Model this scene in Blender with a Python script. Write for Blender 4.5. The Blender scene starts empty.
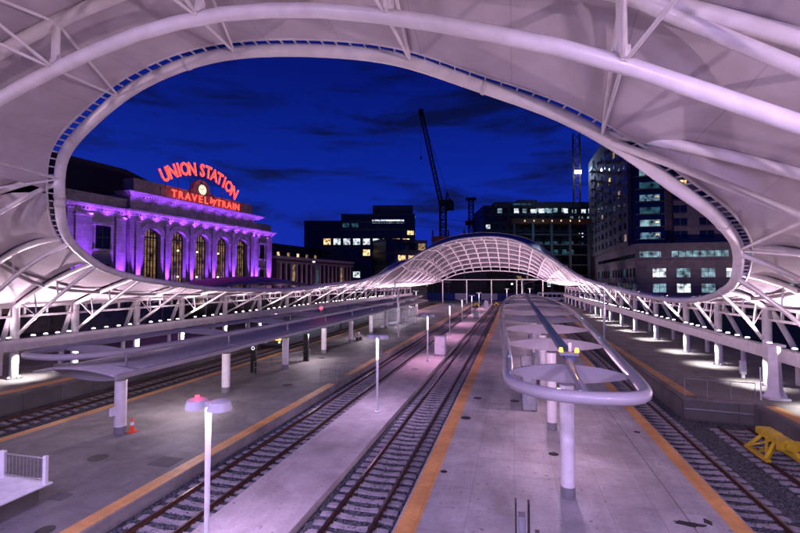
import bpy, bmesh, math, random
from mathutils import Vector, Matrix
random.seed(7)
R = math.radians
SC = bpy.context.scene
COL = SC.collection

# ------------------------------------------------------------------ camera
cam_d = bpy.data.cameras.new('camera'); cam = bpy.data.objects.new('camera', cam_d); COL.objects.link(cam)
CAMZ = 8.13; FPX = 444.4
YAW = math.atan(113 / FPX); PITCH = math.atan(14.5 / FPX)
cam.location = (0, 0, CAMZ)
cam.rotation_euler = (R(90) + PITCH, 0, YAW)
cam_d.sensor_width = 36; cam_d.lens = 36 * FPX / 800
cam_d.clip_start = 0.1; cam_d.clip_end = 4000
SC.camera = cam

# ------------------------------------------------------------------ world
W = bpy.data.worlds.new('World'); SC.world = W; W.use_nodes = True
nt = W.node_tree; N = nt.nodes; L = nt.links
bg = N['Background']
sky = N.new('ShaderNodeTexSky'); sky.sky_type = 'NISHITA'; sky.sun_disc = False
sky.sun_elevation = R(-2.0); sky.sun_rotation = R(250); sky.altitude = 1600
tc = N.new('ShaderNodeTexCoord')
sep = N.new('ShaderNodeSeparateXYZ'); L.new(tc.outputs['Generated'], sep.inputs[0])
ramp = N.new('ShaderNodeValToRGB'); L.new(sep.outputs['Z'], ramp.inputs[0])
e = ramp.color_ramp.elements
e[0].position = 0.0; e[0].color = (0.001, 0.020, 0.42, 1)
e[1].position = 1.0; e[1].color = (0.001, 0.003, 0.05, 1)
m = ramp.color_ramp.elements.new(0.16); m.color = (0.0006, 0.019, 0.36, 1)
m = ramp.color_ramp.elements.new(0.42); m.color = (0.000, 0.006, 0.165, 1)
mp = N.new('ShaderNodeMapping'); mp.inputs['Scale'].default_value = (2.2, 2.2, 11); L.new(tc.outputs['Generated'], mp.inputs[0])
nz = N.new('ShaderNodeTexNoise'); nz.inputs['Scale'].default_value = 1.5; nz.inputs['Detail'].default_value = 10; nz.inputs['Roughness'].default_value = 0.6; nz.inputs['Distortion'].default_value = 0.4
L.new(mp.outputs[0], nz.inputs['Vector'])
cr = N.new('ShaderNodeValToRGB'); L.new(nz.outputs[0], cr.inputs[0])
cr.color_ramp.elements[0].position = 0.50; cr.color_ramp.elements[0].color = (1, 1, 1, 1)
cr.color_ramp.elements[1].position = 0.64; cr.color_ramp.elements[1].color = (0.4, 0.30, 0.24, 1)
mul = N.new('ShaderNodeMix'); mul.data_type = 'RGBA'; mul.blend_type = 'MULTIPLY'; mul.inputs[0].default_value = 1
L.new(ramp.outputs[0], mul.inputs[6]); L.new(cr.outputs[0], mul.inputs[7])
# the dusk sky texture adds the last light along the horizon, the ramp the deep blue of the late hour
add = N.new('ShaderNodeMix'); add.data_type = 'RGBA'; add.blend_type = 'ADD'; add.inputs[0].default_value = 0.02
L.new(mul.outputs[2], add.inputs[6]); L.new(sky.outputs[0], add.inputs[7])
L.new(add.outputs[2], bg.inputs[0]); bg.inputs[1].default_value = 0.88

# ------------------------------------------------------------------ sun (below dusk: almost nothing left of it)
sd = bpy.data.lights.new('sun', 'SUN'); sd.energy = 0.01; sd.angle = R(12); sd.color = (0.6, 0.7, 1)
so = bpy.data.objects.new('sun', sd); COL.objects.link(so); so.rotation_euler = (R(70), 0, R(60))

vs = SC.view_settings
vs.view_transform = 'Standard'; vs.look = 'None'; vs.gamma = 1; vs.use_curve_mapping = False; vs.exposure = 0.18
SC.render.engine = 'CYCLES'
cy = SC.cycles
cy.use_denoising = True; cy.max_bounces = 6; cy.diffuse_bounces = 4; cy.glossy_bounces = 3; cy.transmission_bounces = 4
cy.sample_clamp_indirect = 4; cy.caustics_reflective = False; cy.caustics_refractive = False
try: cy.use_light_tree = True
except Exception: pass

# ------------------------------------------------------------------ materials
def nodes_of(name):
    m = bpy.data.materials.new(name); m.use_nodes = True
    return m, m.node_tree.nodes, m.node_tree.links, m.node_tree.nodes['Principled BSDF']

def mat(name, col, rough=0.6, metal=0.0, var=0.12, scale=3.0, bump=0.0, bscale=40.0, coat=0.0, stain=0.0):
    m, n, l, b = nodes_of(name)
    b.inputs['Roughness'].default_value = rough; b.inputs['Metallic'].default_value = metal
    b.inputs['Coat Weight'].default_value = coat
    tcn = n.new('ShaderNodeTexCoord'); g = n.new('ShaderNodeNewGeometry')
    z = n.new('ShaderNodeTexNoise'); z.inputs['Scale'].default_value = scale; z.inputs['Detail'].default_value = 6
    l.new(g.outputs['Position'], z.inputs['Vector'])
    r = n.new('ShaderNodeValToRGB'); l.new(z.outputs[0], r.inputs[0])
    r.color_ramp.elements[0].position = 0.3; r.color_ramp.elements[1].position = 0.7
    r.color_ramp.elements[0].color = tuple(c * (1 - var) for c in col) + (1,)
    r.color_ramp.elements[1].color = tuple(min(1, c * (1 + var)) for c in col) + (1,)
    out = r.outputs[0]
    if stain > 0:
        z2 = n.new('ShaderNodeTexNoise'); z2.inputs['Scale'].default_value = 0.55; z2.inputs['Detail'].default_value = 9; z2.inputs['Roughness'].default_value = 0.65
        z2.inputs['Distortion'].default_value = 0.6
        l.new(g.outputs['Position'], z2.inputs['Vector'])
        r2 = n.new('ShaderNodeValToRGB'); l.new(z2.outputs[0], r2.inputs[0])
        r2.color_ramp.elements[0].position = 0.38; r2.color_ramp.elements[1].position = 0.62
        s = 1 - stain
        r2.color_ramp.elements[0].color = (s, s * 0.97, s * 0.95, 1); r2.color_ramp.elements[1].color = (1, 1, 1, 1)
        mx = n.new('ShaderNodeMix'); mx.data_type = 'RGBA'; mx.blend_type = 'MULTIPLY'; mx.inputs[0].default_value = 1
        l.new(out, mx.inputs[6]); l.new(r2.outputs[0], mx.inputs[7]); out = mx.outputs[2]
    l.new(out, b.inputs['Base Color'])
    if bump > 0:
        z3 = n.new('ShaderNodeTexNoise'); z3.inputs['Scale'].default_value = bscale; z3.inputs['Detail'].default_value = 4
        l.new(g.outputs['Position'], z3.inputs['Vector'])
        bp = n.new('ShaderNodeBump'); bp.inputs['Strength'].default_value = bump; bp.inputs['Distance'].default_value = 0.02
        l.new(z3.outputs[0], bp.inputs['Height']); l.new(bp.outputs[0], b.inputs['Normal'])
    return m

def emis(name, col, s, base=(0.02, 0.02, 0.02), vary=0.0, scale=1.2):
    m, n, l, b = nodes_of(name)
    b.inputs['Base Color'].default_value = base + (1,)
    b.inputs['Emission Color'].default_value = col + (1,)
    b.inputs['Emission Strength'].default_value = s
    if vary > 0:
        g = n.new('ShaderNodeNewGeometry')
        v = n.new('ShaderNodeTexVoronoi'); v.inputs['Scale'].default_value = scale
        z = n.new('ShaderNodeTexNoise'); z.inputs['Scale'].default_value = scale * 1.7; z.inputs['Detail'].default_value = 5
        l.new(g.outputs['Position'], v.inputs['Vector']); l.new(g.outputs['Position'], z.inputs['Vector'])
        a = n.new('ShaderNodeMath'); a.operation = 'MULTIPLY'; l.new(v.outputs['Distance'], a.inputs[0]); l.new(z.outputs[0], a.inputs[1])
        r = n.new('ShaderNodeMapRange'); r.inputs[1].default_value = 0.06; r.inputs[2].default_value = 0.42
        r.inputs[3].default_value = s * (1 - vary); r.inputs[4].default_value = s * (1 + vary)
        l.new(a.outputs[0], r.inputs[0]); l.new(r.outputs[0], b.inputs['Emission Strength'])
    return m

def concrete(name, col, sx, sy, stain=0.3, joint=0.55, rough=0.7):
    m, n, l, b = nodes_of(name)
    b.inputs['Roughness'].default_value = rough
    g = n.new('ShaderNodeNewGeometry')
    def noise(sc, det, ro, dist=0.0, vec=None):
        z = n.new('ShaderNodeTexNoise'); z.inputs['Scale'].default_value = sc; z.inputs['Detail'].default_value = det
        z.inputs['Roughness'].default_value = ro; z.inputs['Distortion'].default_value = dist
        l.new(vec or g.outputs['Position'], z.inputs['Vector']); return z.outputs[0]
    def rmp(src, p0, p1, c0, c1):
        r = n.new('ShaderNodeValToRGB'); l.new(src, r.inputs[0])
        r.color_ramp.elements[0].position = p0; r.color_ramp.elements[1].position = p1
        r.color_ramp.elements[0].color = c0; r.color_ramp.elements[1].color = c1; return r.outputs[0]
    def mulc(a, c):
        x = n.new('ShaderNodeMix'); x.data_type = 'RGBA'; x.blend_type = 'MULTIPLY'; x.inputs[0].default_value = 1
        l.new(a, x.inputs[6]); l.new(c, x.inputs[7]); return x.outputs[2]
    base = rmp(noise(0.9, 8, 0.6), 0.3, 0.7, tuple(c * 0.84 for c in col) + (1,), tuple(c * 1.12 for c in col) + (1,))
    s = 1 - stain
    st = rmp(noise(0.35, 10, 0.68, 0.8), 0.36, 0.60, (s, s * 0.98, s * 0.96, 1), (1, 1, 1, 1))
    fine = rmp(noise(11, 5, 0.7), 0.3, 0.62, (0.82, 0.82, 0.82, 1), (1, 1, 1, 1))
    spots = rmp(noise(4.5, 3, 0.5), 0.28, 0.34, (0.55, 0.53, 0.5, 1), (1, 1, 1, 1))
    mp = n.new('ShaderNodeMapping'); mp.inputs['Scale'].default_value = (1, 0.12, 1); l.new(g.outputs['Position'], mp.inputs[0])
    drag = rmp(noise(1.6, 6, 0.6, 0.2, mp.outputs[0]), 0.35, 0.6, (0.86, 0.86, 0.86, 1), (1, 1, 1, 1))
    br = n.new('ShaderNodeTexBrick'); l.new(g.outputs['Position'], br.inputs['Vector'])
    br.offset = 0; br.inputs['Scale'].default_value = 1; br.inputs['Brick Width'].default_value = sx; br.inputs['Row Height'].default_value = sy
    br.inputs['Mortar Size'].default_value = 0.012; br.inputs['Mortar Smooth'].default_value = 0.3
    br.inputs['Color1'].default_value = (1, 1, 1, 1); br.inputs['Color2'].default_value = (0.90, 0.90, 0.91, 1); br.inputs['Mortar'].default_value = (joint, joint, joint, 1)
    o = mulc(mulc(mulc(mulc(mulc(base, st), fine), spots), drag), br.outputs[0])
    l.new(o, b.inputs['Base Color'])
    bp = n.new('ShaderNodeBump'); bp.inputs['Strength'].default_value = 0.25; bp.inputs['Distance'].default_value = 0.01
    l.new(noise(30, 4, 0.6), bp.inputs['Height']); l.new(bp.outputs[0], b.inputs['Normal'])
    return m

def gravel(name, c0, c1, scale=14):
    m, n, l, b = nodes_of(name)
    b.inputs['Roughness'].default_value = 0.85
    g = n.new('ShaderNodeNewGeometry')
    v = n.new('ShaderNodeTexVoronoi'); v.inputs['Scale'].default_value = scale; l.new(g.outputs['Position'], v.inputs['Vector'])
    r = n.new('ShaderNodeValToRGB'); l.new(v.outputs['Color'], r.inputs[0])
    r.color_ramp.elements[0].color = c0 + (1,); r.color_ramp.elements[1].color = c1 + (1,)
    r.color_ramp.elements[0].position = 0.25; r.color_ramp.elements[1].position = 0.8
    l.new(r.outputs[0], b.inputs['Base Color'])
    bp = n.new('ShaderNodeBump'); bp.inputs['Strength'].default_value = 1.0; bp.inputs['Distance'].default_value = 0.05; bp.invert = True
    l.new(v.outputs['Distance'], bp.inputs['Height']); l.new(bp.outputs[0], b.inputs['Normal'])
    return m

def blocks(name, col, bw, bh, mortar=0.45, rough=0.8, msize=0.02, rot=True):
    # masonry: a brick pattern laid on vertical faces
    m, n, l, b = nodes_of(name)
    b.inputs['Roughness'].default_value = rough
    g = n.new('ShaderNodeNewGeometry'); s = n.new('ShaderNodeSeparateXYZ'); l.new(g.outputs['Position'], s.inputs[0])
    a = n.new('ShaderNodeMath'); a.operation = 'ADD'; l.new(s.outputs[0], a.inputs[0]); l.new(s.outputs[1], a.inputs[1])
    c = n.new('ShaderNodeCombineXYZ'); l.new(a.outputs[0], c.inputs[0]); l.new(s.outputs[2], c.inputs[1])
    br = n.new('ShaderNodeTexBrick'); l.new(c.outputs[0], br.inputs['Vector'])
    br.inputs['Scale'].default_value = 1; br.inputs['Brick Width'].default_value = bw; br.inputs['Row Height'].default_value = bh
    br.inputs['Mortar Size'].default_value = msize
    br.inputs['Color1'].default_value = tuple(col) + (1,); br.inputs['Color2'].default_value = tuple(x * 0.82 for x in col) + (1,)
    br.inputs['Mortar'].default_value = tuple(x * mortar for x in col) + (1,)
    z = n.new('ShaderNodeTexNoise'); z.inputs['Scale'].default_value = 0.8; z.inputs['Detail'].default_value = 8; l.new(g.outputs['Position'], z.inputs['Vector'])
    r = n.new('ShaderNodeValToRGB'); l.new(z.outputs[0], r.inputs[0]); r.color_ramp.elements[0].position = 0.3; r.color_ramp.elements[1].position = 0.65
    r.color_ramp.elements[0].color = (0.7, 0.69, 0.67, 1); r.color_ramp.elements[1].color = (1, 1, 1, 1)
    x = n.new('ShaderNodeMix'); x.data_type = 'RGBA'; x.blend_type = 'MULTIPLY'; x.inputs[0].default_value = 1
    l.new(br.outputs[0], x.inputs[6]); l.new(r.outputs[0], x.inputs[7]); l.new(x.outputs[2], b.inputs['Base Color'])
    bp = n.new('ShaderNodeBump'); bp.inputs['Strength'].default_value = 0.6; bp.inputs['Distance'].default_value = 0.05; bp.invert = True
    l.new(br.outputs['Fac'], bp.inputs['Height']); l.new(bp.outputs[0], b.inputs['Normal'])
    return m

M = {}
M['steel'] = mat('white_painted_steel', (0.76, 0.74, 0.74), 0.38, 0, 0.10, 2.2, coat=0.12, stain=0.10)
M['steel_dull'] = mat('weathered_white_steel', (0.62, 0.60, 0.61), 0.42, 0, 0.12, 1.2, stain=0.14)
M['fabric'] = mat('tensile_membrane', (0.55, 0.505, 0.54), 0.8, 0, 0.07, 0.8, stain=0.16)
# faint welded seams every 2.4 m in the fabric
ft = M['fabric'].node_tree; b_ = ft.nodes['Principled BSDF']
src_ = b_.inputs['Base Color'].links[0].from_socket
gg = ft.nodes.new('ShaderNodeNewGeometry'); bk = ft.nodes.new('ShaderNodeTexBrick'); ft.links.new(gg.outputs['Position'], bk.inputs['Vector'])
bk.offset = 0; bk.inputs['Scale'].default_value = 1; bk.inputs['Brick Width'].default_value = 2.4; bk.inputs['Row Height'].default_value = 400
bk.inputs['Mortar Size'].default_value = 0.025; bk.inputs['Mortar Smooth'].default_value = 0.6
bk.inputs['Color1'].default_value = (1, 1, 1, 1); bk.inputs['Color2'].default_value = (0.95, 0.95, 0.955, 1); bk.inputs['Mortar'].default_value = (0.80, 0.80, 0.80, 1)
mm = ft.nodes.new('ShaderNodeMix'); mm.data_type = 'RGBA'; mm.blend_type = 'MULTIPLY'; mm.inputs[0].default_value = 1
ft.links.new(src_, mm.inputs[6]); ft.links.new(bk.outputs[0], mm.inputs[7]); ft.links.new(mm.outputs[2], b_.inputs['Base Color'])
M['dimfabric'] = mat('far_membrane_shaded', (0.20, 0.18, 0.22), 0.28, 0.3, 0.1, 0.6)  # membrane again, the dimness of the far roof put into a darker colour
M['gasket'] = mat('black_gasket', (0.01, 0.01, 0.012), 0.8)
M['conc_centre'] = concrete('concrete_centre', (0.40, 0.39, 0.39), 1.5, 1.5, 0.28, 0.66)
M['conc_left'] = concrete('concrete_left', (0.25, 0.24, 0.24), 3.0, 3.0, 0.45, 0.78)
M['conc_strip'] = concrete('concrete_strip', (0.46, 0.415, 0.42), 6.0, 5.0, 0.25, 0.75)
M['conc_high'] = concrete('concrete_high', (0.20, 0.185, 0.18), 2.4, 2.4, 0.5, 0.6)
M['conc_wall'] = blocks('concrete_wall_panels', (0.12, 0.115, 0.112), 2.4, 2.2, 0.45, 0.85, 0.02)
M['yellow'] = concrete('tactile_yellow', (0.95, 0.50, 0.15), 0.6, 0.6, 0.30, 0.72, 0.55)
yt = M['yellow'].node_tree; yb = yt.nodes['Principled BSDF']; ysrc = yb.inputs['Base Color'].links[0].from_socket
yg = yt.nodes.new('ShaderNodeNewGeometry'); yv = yt.nodes.new('ShaderNodeTexVoronoi'); yv.inputs['Scale'].default_value = 16; yv.inputs['Randomness'].default_value = 0
yt.links.new(yg.outputs['Position'], yv.inputs['Vector'])
yr = yt.nodes.new('ShaderNodeValToRGB'); yt.links.new(yv.outputs['Distance'], yr.inputs[0])
yr.color_ramp.elements[0].position = 0.30; yr.color_ramp.elements[0].color = (1, 1, 1, 1); yr.color_ramp.elements[1].position = 0.42; yr.color_ramp.elements[1].color = (0.72, 0.70, 0.68, 1)
ym = yt.nodes.new('ShaderNodeMix'); ym.data_type = 'RGBA'; ym.blend_type = 'MULTIPLY'; ym.inputs[0].default_value = 1
yt.links.new(ysrc, ym.inputs[6]); yt.links.new(yr.outputs[0], ym.inputs[7]); yt.links.new(ym.outputs[2], yb.inputs['Base Color'])
M['ballast'] = gravel('ballast', (0.012, 0.012, 0.015), (0.085, 0.105, 0.12), 13)
M['stones'] = mat('ballast_stone', (0.08, 0.078, 0.09), 0.85, 0, 0.7, 9)
M['tie'] = mat('sleeper_concrete', (0.25, 0.235, 0.25), 0.85, 0, 0.22, 3, bump=0.3)
M['rail'] = mat('rusty_rail', (0.075, 0.030, 0.018), 0.55, 0.3, 0.35, 5)
M['railhead'] = mat('worn_rail_head', (0.10, 0.055, 0.045), 0.32, 0.8, 0.3, 3)
M['asphalt'] = mat('asphalt', (0.035, 0.034, 0.037), 0.9, 0, 0.25, 1.3, bump=0.2)
M['plaza'] = concrete('plaza_paving', (0.22, 0.20, 0.21), 1.2, 1.2, 0.4)
M['patch'] = mat('dark_patch', (0.10, 0.095, 0.10), 0.8)
M['iron'] = mat('dark_cast_iron', (0.035, 0.032, 0.034), 0.55, 0.5)
M['grey'] = mat('grey_painted_metal', (0.22, 0.22, 0.24), 0.45, 0.3)
M['cabinet'] = mat('cabinet_paint', (0.45, 0.45, 0.50), 0.45, 0.1)
M['galv'] = mat('galvanised', (0.33, 0.33, 0.36), 0.4, 0.7)
M['black'] = mat('black_metal', (0.012, 0.012, 0.014), 0.4)
M['spine'] = mat('blue_grey_flashing', (0.08, 0.10, 0.22), 0.45, 0.3, 0.1)
M['roofpan'] = mat('canopy_roof_sheet', (0.42, 0.40, 0.42), 0.6, 0.0, 0.15)
M['fin'] = mat('fin_paint', (0.29, 0.275, 0.285), 0.8, 0, 0.08, 1)
M['tube'] = mat('glossy_tube_paint', (0.34, 0.325, 0.35), 0.36, 0.0, 0.05, 1, coat=0.5)
M['bufyel'] = mat('buffer_yellow', (0.55, 0.38, 0.015), 0.5, 0, 0.15, 4, stain=0.3)
M['orange'] = mat('cone_orange', (0.8, 0.08, 0.02), 0.6)
M['whitep'] = mat('white_plastic', (0.75, 0.75, 0.78), 0.5)
M['skin'] = mat('skin', (0.45, 0.28, 0.2), 0.6)
M['cloth'] = mat('pale_pink_coat', (0.55, 0.38, 0.42), 0.85)
M['cloth2'] = mat('dark_trousers', (0.03, 0.03, 0.04), 0.9)
M['blue'] = mat('blue_hoarding', (0.012, 0.05, 0.25), 0.6, 0, 0.1, 1)
M['limestone'] = blocks('station_limestone', (0.40, 0.36, 0.34), 1.1, 0.55, 0.55, 0.85, 0.02)
M['stonetrim'] = mat('station_stone_trim', (0.40, 0.36, 0.34), 0.8, 0, 0.2, 1.5, stain=0.2)
M['terra'] = mat('station_upper_stone', (0.30, 0.26, 0.25), 0.8, 0, 0.25, 1.5, stain=0.3)
M['roofdark'] = mat('dark_roof', (0.018, 0.018, 0.022), 0.8)
M['bronze'] = mat('dark_window_bars', (0.02, 0.017, 0.015), 0.5)
M['officedark'] = mat('dark_curtain_wall', (0.012, 0.014, 0.02), 0.5, 0.0, 0.3, 0.3)
M['officeslab'] = mat('office_spandrel', (0.05, 0.052, 0.065), 0.7, 0, 0.2, 0.4)
M['brick'] = blocks('brown_brick', (0.17, 0.11, 0.09), 0.5, 0.16, 0.6)
M['tan'] = blocks('tan_precast', (0.22, 0.185, 0.20), 3.6, 3.4, 0.6, 0.8, 0.03)
M['tan2'] = blocks('podium_precast', (0.24, 0.20, 0.215), 4.2, 2.2, 0.7, 0.8, 0.03)
M['blueglass'] = mat('blue_glazed_bay', (0.01, 0.02, 0.05), 0.15, 0.3)
M['darkglass'] = mat('dark_glass', (0.012, 0.013, 0.018), 0.12, 0.2)
M['crane'] = mat('crane_steel', (0.03, 0.02, 0.02), 0.7)
M['orangesteel'] = mat('rust_formwork', (0.20, 0.05, 0.02), 0.8)
M['frameconc'] = mat('construction_frame', (0.10, 0.09, 0.09), 0.8)
M['train'] = mat('train_body', (0.10, 0.11, 0.14), 0.35, 0.3)
M['shedroof'] = mat('pavilion_roof', (0.30, 0.22, 0.30), 0.6)
M['e_neon'] = emis('neon_tube', (1.0, 0.17, 0.12), 3.0)
M['e_neonr'] = emis('neon_stroke', (1.0, 0.06, 0.04), 2.6)
M['e_neon2'] = emis('neon_letter_face', (1.0, 0.010, 0.006), 1.1, (0.3, 0.01, 0.01))
M['e_clock'] = emis('clock_face', (1.0, 0.86, 0.66), 1.1)
M['e_up'] = emis('uplight_lens', (1.0, 0.86, 0.95), 14.0)
M['e_lamp'] = emis('pale_glow', (0.93, 0.86, 1.0), 1.8)
M['e_red'] = emis('red_beacon', (1, 0.02, 0.05), 8)
M['e_amber'] = emis('amber_beacon', (1, 0.42, 0.03), 5)
M['e_flood'] = emis('crane_floodlight', (0.75, 0.9, 1.0), 60)
M['e_warm'] = emis('warm_window', (1.0, 0.66, 0.30), 0.9, vary=0.95, scale=0.9)
M['e_warmlow'] = emis('dim_warm_window', (1.0, 0.62, 0.30), 0.22, vary=0.95, scale=0.9)
M['e_white'] = emis('white_office_window', (0.80, 0.90, 1.0), 0.75, vary=0.95, scale=0.7)
M['e_cyan'] = emis('cool_office_window', (0.48, 0.80, 0.95), 0.28, vary=0.98, scale=0.55)
M['e_teal'] = emis('dim_teal_window', (0.12, 0.42, 0.6), 0.10, vary=0.95, scale=0.5)
M['e_teal2'] = emis('blue_white_window', (0.30, 0.55, 0.8), 0.22, vary=0.97, scale=0.9)
M['e_blue'] = emis('blue_led_line', (0.05, 0.25, 1.0), 1.0)
M['e_hall'] = emis('station_hall_glow', (1.0, 0.55, 0.25), 0.14, vary=0.98, scale=0.8)
M['e_globe'] = emis('chandelier_globe', (1.0, 0.72, 0.4), 4)
gl, n_, l_, b_ = nodes_of('clear_glass')
b_.inputs['Base Color'].default_value = (0.75, 0.8, 0.85, 1); b_.inputs['Roughness'].default_value = 0.05; b_.inputs['Alpha'].default_value = 0.25
M['glass'] = gl

# ------------------------------------------------------------------ mesh builder
ROOTLOC = {}
class MB:
    def __init__(s): s.v = []; s.f = []; s.mi = []; s.cur = 0
    def face(s, idx): s.f.append(idx); s.mi.append(s.cur)
    def box(s, c, d, rz=0.0, M3=None):
        cx, cy, cz = c; hx, hy, hz = d[0] / 2, d[1] / 2, d[2] / 2
        o = len(s.v); cs, sn = math.cos(rz), math.sin(rz)
        for x, y, z in ((-1, -1, -1), (1, -1, -1), (1, 1, -1), (-1, 1, -1), (-1, -1, 1), (1, -1, 1), (1, 1, 1), (-1, 1, 1)):
            p = Vector((x * hx, y * hy, z * hz))
            if M3: p = M3 @ p
            else: p = Vector((p.x * cs - p.y * sn, p.x * sn + p.y * cs, p.z))
            s.v.append((cx + p.x, cy + p.y, cz + p.z))
        for q in ((0, 3, 2, 1), (4, 5, 6, 7), (0, 1, 5, 4), (1, 2, 6, 5), (2, 3, 7, 6), (3, 0, 4, 7)): s.face([o + i for i in q])
        return s
    def bar(s, a, b, w, h):
        # rectangular bar from a to b, w across, h up
        a = Vector(a); b = Vector(b); d = b - a; L_ = d.length; d.normalize()
        up = Vector((0, 0, 1)) if abs(d.z) < 0.98 else Vector((1, 0, 0))
        x = d.cross(up).normalized(); z = x.cross(d).normalized()
        m3 = Matrix((x, d, z)).transposed()
        return s.box((a + b) / 2, (w, L_, h), M3=m3)
    def tube(s, pts, r, n=10, closed=False, cap=True):
        pts = [Vector(p) for p in pts]; k = len(pts); o = len(s.v)
        rr = r if isinstance(r, (list, tuple)) else [r] * k
        ref = None
        for i, p in enumerate(pts):
            a = pts[(i - 1) % k] if closed or i > 0 else p
            b = pts[(i + 1) % k] if closed or i < k - 1 else p
            t = (b - a).normalized()
            if ref is None:
                ref = Vector((0, 0, 1)) if abs(t.z) < 0.9 else Vector((1, 0, 0))
                ref = (ref - t * ref.dot(t)).normalized()
            else: ref = (ref - t * ref.dot(t)).normalized()
            q = t.cross(ref)
            for j in range(n):
                an = 2 * math.pi * j / n
                w = p + (ref * math.cos(an) + q * math.sin(an)) * rr[i]
                s.v.append(tuple(w))
        for i in range(k if closed else k - 1):
            i2 = (i + 1) % k
            for j in range(n):
                s.face([o + i * n + j, o + i2 * n + j, o + i2 * n + (j + 1) % n, o + i * n + (j + 1) % n])
        if not closed and cap:
            s.face([o + j for j in range(n)][::-1] if False else [o + j for j in range(n)])
            s.face([o + (k - 1) * n + j for j in range(n)][::-1])
        return s
    def cyl(s, c, r, h, n=20, r2=None):
        x, y, z = c
        return s.tube([(x, y, z), (x, y, z + h)], [r, r if r2 is None else r2], n)
    def grid(s, rows):
        o = len(s.v); w = len(rows[0])
        for r_ in rows: s.v += [tuple(p) for p in r_]
        for i in range(len(rows) - 1):
            for j in range(w - 1): s.face([o + i * w + j, o + i * w + j + 1, o + (i + 1) * w + j + 1, o + (i + 1) * w + j])
        return s
    def prism(s, poly, z0, z1):
        # horizontal polygon extruded in z
        o = len(s.v); k = len(poly)
        s.v += [(x, y, z0) for x, y in poly] + [(x, y, z1) for x, y in poly]
        s.face(list(range(o, o + k))[::-1]); s.face(list(range(o + k, o + 2 * k)))
        for i in range(k): s.face([o + i, o + (i + 1) % k, o + k + (i + 1) % k, o + k + i])
        return s
    def extr(s, poly, vec):
        # any planar polygon of 3D points extruded along vec
        o = len(s.v); k = len(poly); vec = Vector(vec)
        s.v += [tuple(p) for p in poly] + [tuple(Vector(p) + vec) for p in poly]
        s.face(list(range(o, o + k))[::-1]); s.face(list(range(o + k, o + 2 * k)))
        for i in range(k): s.face([o + i, o + (i + 1) % k, o + k + (i + 1) % k, o + k + i])
        return s
    def build(s, name, mt, parent=None, smooth=False, label=None, bevel=0.0, solid=0.0, loc=None):
        me = bpy.data.meshes.new(name)
        base = Vector((0, 0, 0))
        if parent is not None: base = ROOTLOC.get(parent.name, Vector((0, 0, 0)))
        elif loc is not None: base = Vector(loc)
        me.from_pydata([(x - base.x, y - base.y, z - base.z) for x, y, z in s.v], [], s.f)
        mts = mt if isinstance(mt, (list, tuple)) else [mt]
        for q in mts: me.materials.append(q)
        if len(mts) > 1: me.polygons.foreach_set('material_index', s.mi)
        me.update()
        bm = bmesh.new(); bm.from_mesh(me); bmesh.ops.recalc_face_normals(bm, faces=bm.faces)
        if smooth:
            for f in bm.faces: f.smooth = True
        bm.to_mesh(me); bm.free()
        if smooth:
            try: me.set_sharp_from_angle(angle=R(38))
            except Exception: pass
        o = bpy.data.objects.new(name, me); COL.objects.link(o)
        if parent is not None: o.parent = parent; ROOTLOC[o.name] = base
        elif loc is not None: o.location = loc; ROOTLOC[o.name] = Vector(loc)
        if bevel > 0:
            b = o.modifiers.new('bevel', 'BEVEL'); b.width = bevel; b.segments = 2; b.limit_method = 'ANGLE'; b.angle_limit = R(40)
        if solid > 0:
            b = o.modifiers.new('solid', 'SOLIDIFY'); b.thickness = solid; b.offset = 0
        if label: o['label'] = label
        return o

def tag(o, label=None, cat=None, group=None, kind=None):
    if label: o['label'] = label
    if cat: o['category'] = cat
    if group: o['group'] = group
    if kind: o['kind'] = kind
    return o
def thing(name, loc, label, cat, group=None):
    o = bpy.data.objects.new(name, None); o.empty_display_size = 0.3; COL.objects.link(o); o.location = loc
    ROOTLOC[o.name] = Vector(loc)
    return tag(o, label, cat, group)
def dup(root, loc, label=None, group=None, rz=None):
    r = root.copy(); COL.objects.link(r); r.location = loc; ROOTLOC[r.name] = Vector(loc)
    if rz is not None: r.rotation_euler = (0, 0, rz)
    if label: r['label'] = label
    if group: r['group'] = group
    for ch in list(root.children):
        c = ch.copy(); COL.objects.link(c); c.parent = r
        for g in list(ch.children):
            d = g.copy(); COL.objects.link(d); d.parent = c
    return r
def struct(name, mb, m, **k):
    return tag(mb.build(name, m, **k), kind='structure')
NL = [0]
def light(kind, loc, energy, col=(1, 1, 1), target=None, size=0.15, angle=120, blend=0.6, name='lamp_light', parent=None):
    d = bpy.data.lights.new(name, kind); d.energy = energy; d.color = col
    if kind in ('POINT', 'SPOT'): d.shadow_soft_size = size
    if kind == 'SPOT': d.spot_size = R(angle); d.spot_blend = blend
    if kind == 'AREA': d.size = size
    o = bpy.data.objects.new(name, d); COL.objects.link(o); o.location = loc
    if target is not None:
        v = Vector(target) - Vector(loc); o.rotation_euler = v.to_track_quat('-Z', 'Y').to_euler()
    NL[0] += 1
    return o
def spline(P, n, closed=False):
    P = [Vector(p) for p in P]; out = []; k = len(P)
    seg = k if closed else k - 1
    for i in range(seg):
        p1, p2 = P[i], P[(i + 1) % k]
        p0 = P[i - 1] if closed or i > 0 else p1 * 2 - p2
        p3 = P[(i + 2) % k] if closed or i < k - 2 else p2 * 2 - p1
        for j in range(n):
            t = j / n
            out.append(0.5 * ((2 * p1) + (p2 - p0) * t + (2 * p0 - 5 * p1 + 4 * p2 - p3) * t * t + (3 * p1 - p0 - 3 * p2 + p3) * t ** 3))
    if not closed: out.append(P[-1])
    return out
def interp(x, xs, ys):
    if x <= xs[0]: return ys[0]
    for i in range(len(xs) - 1):
        if x <= xs[i + 1]:
            t = (x - xs[i]) / (xs[i + 1] - xs[i]); return ys[i] + (ys[i + 1] - ys[i]) * t
    return ys[-1]
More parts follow.
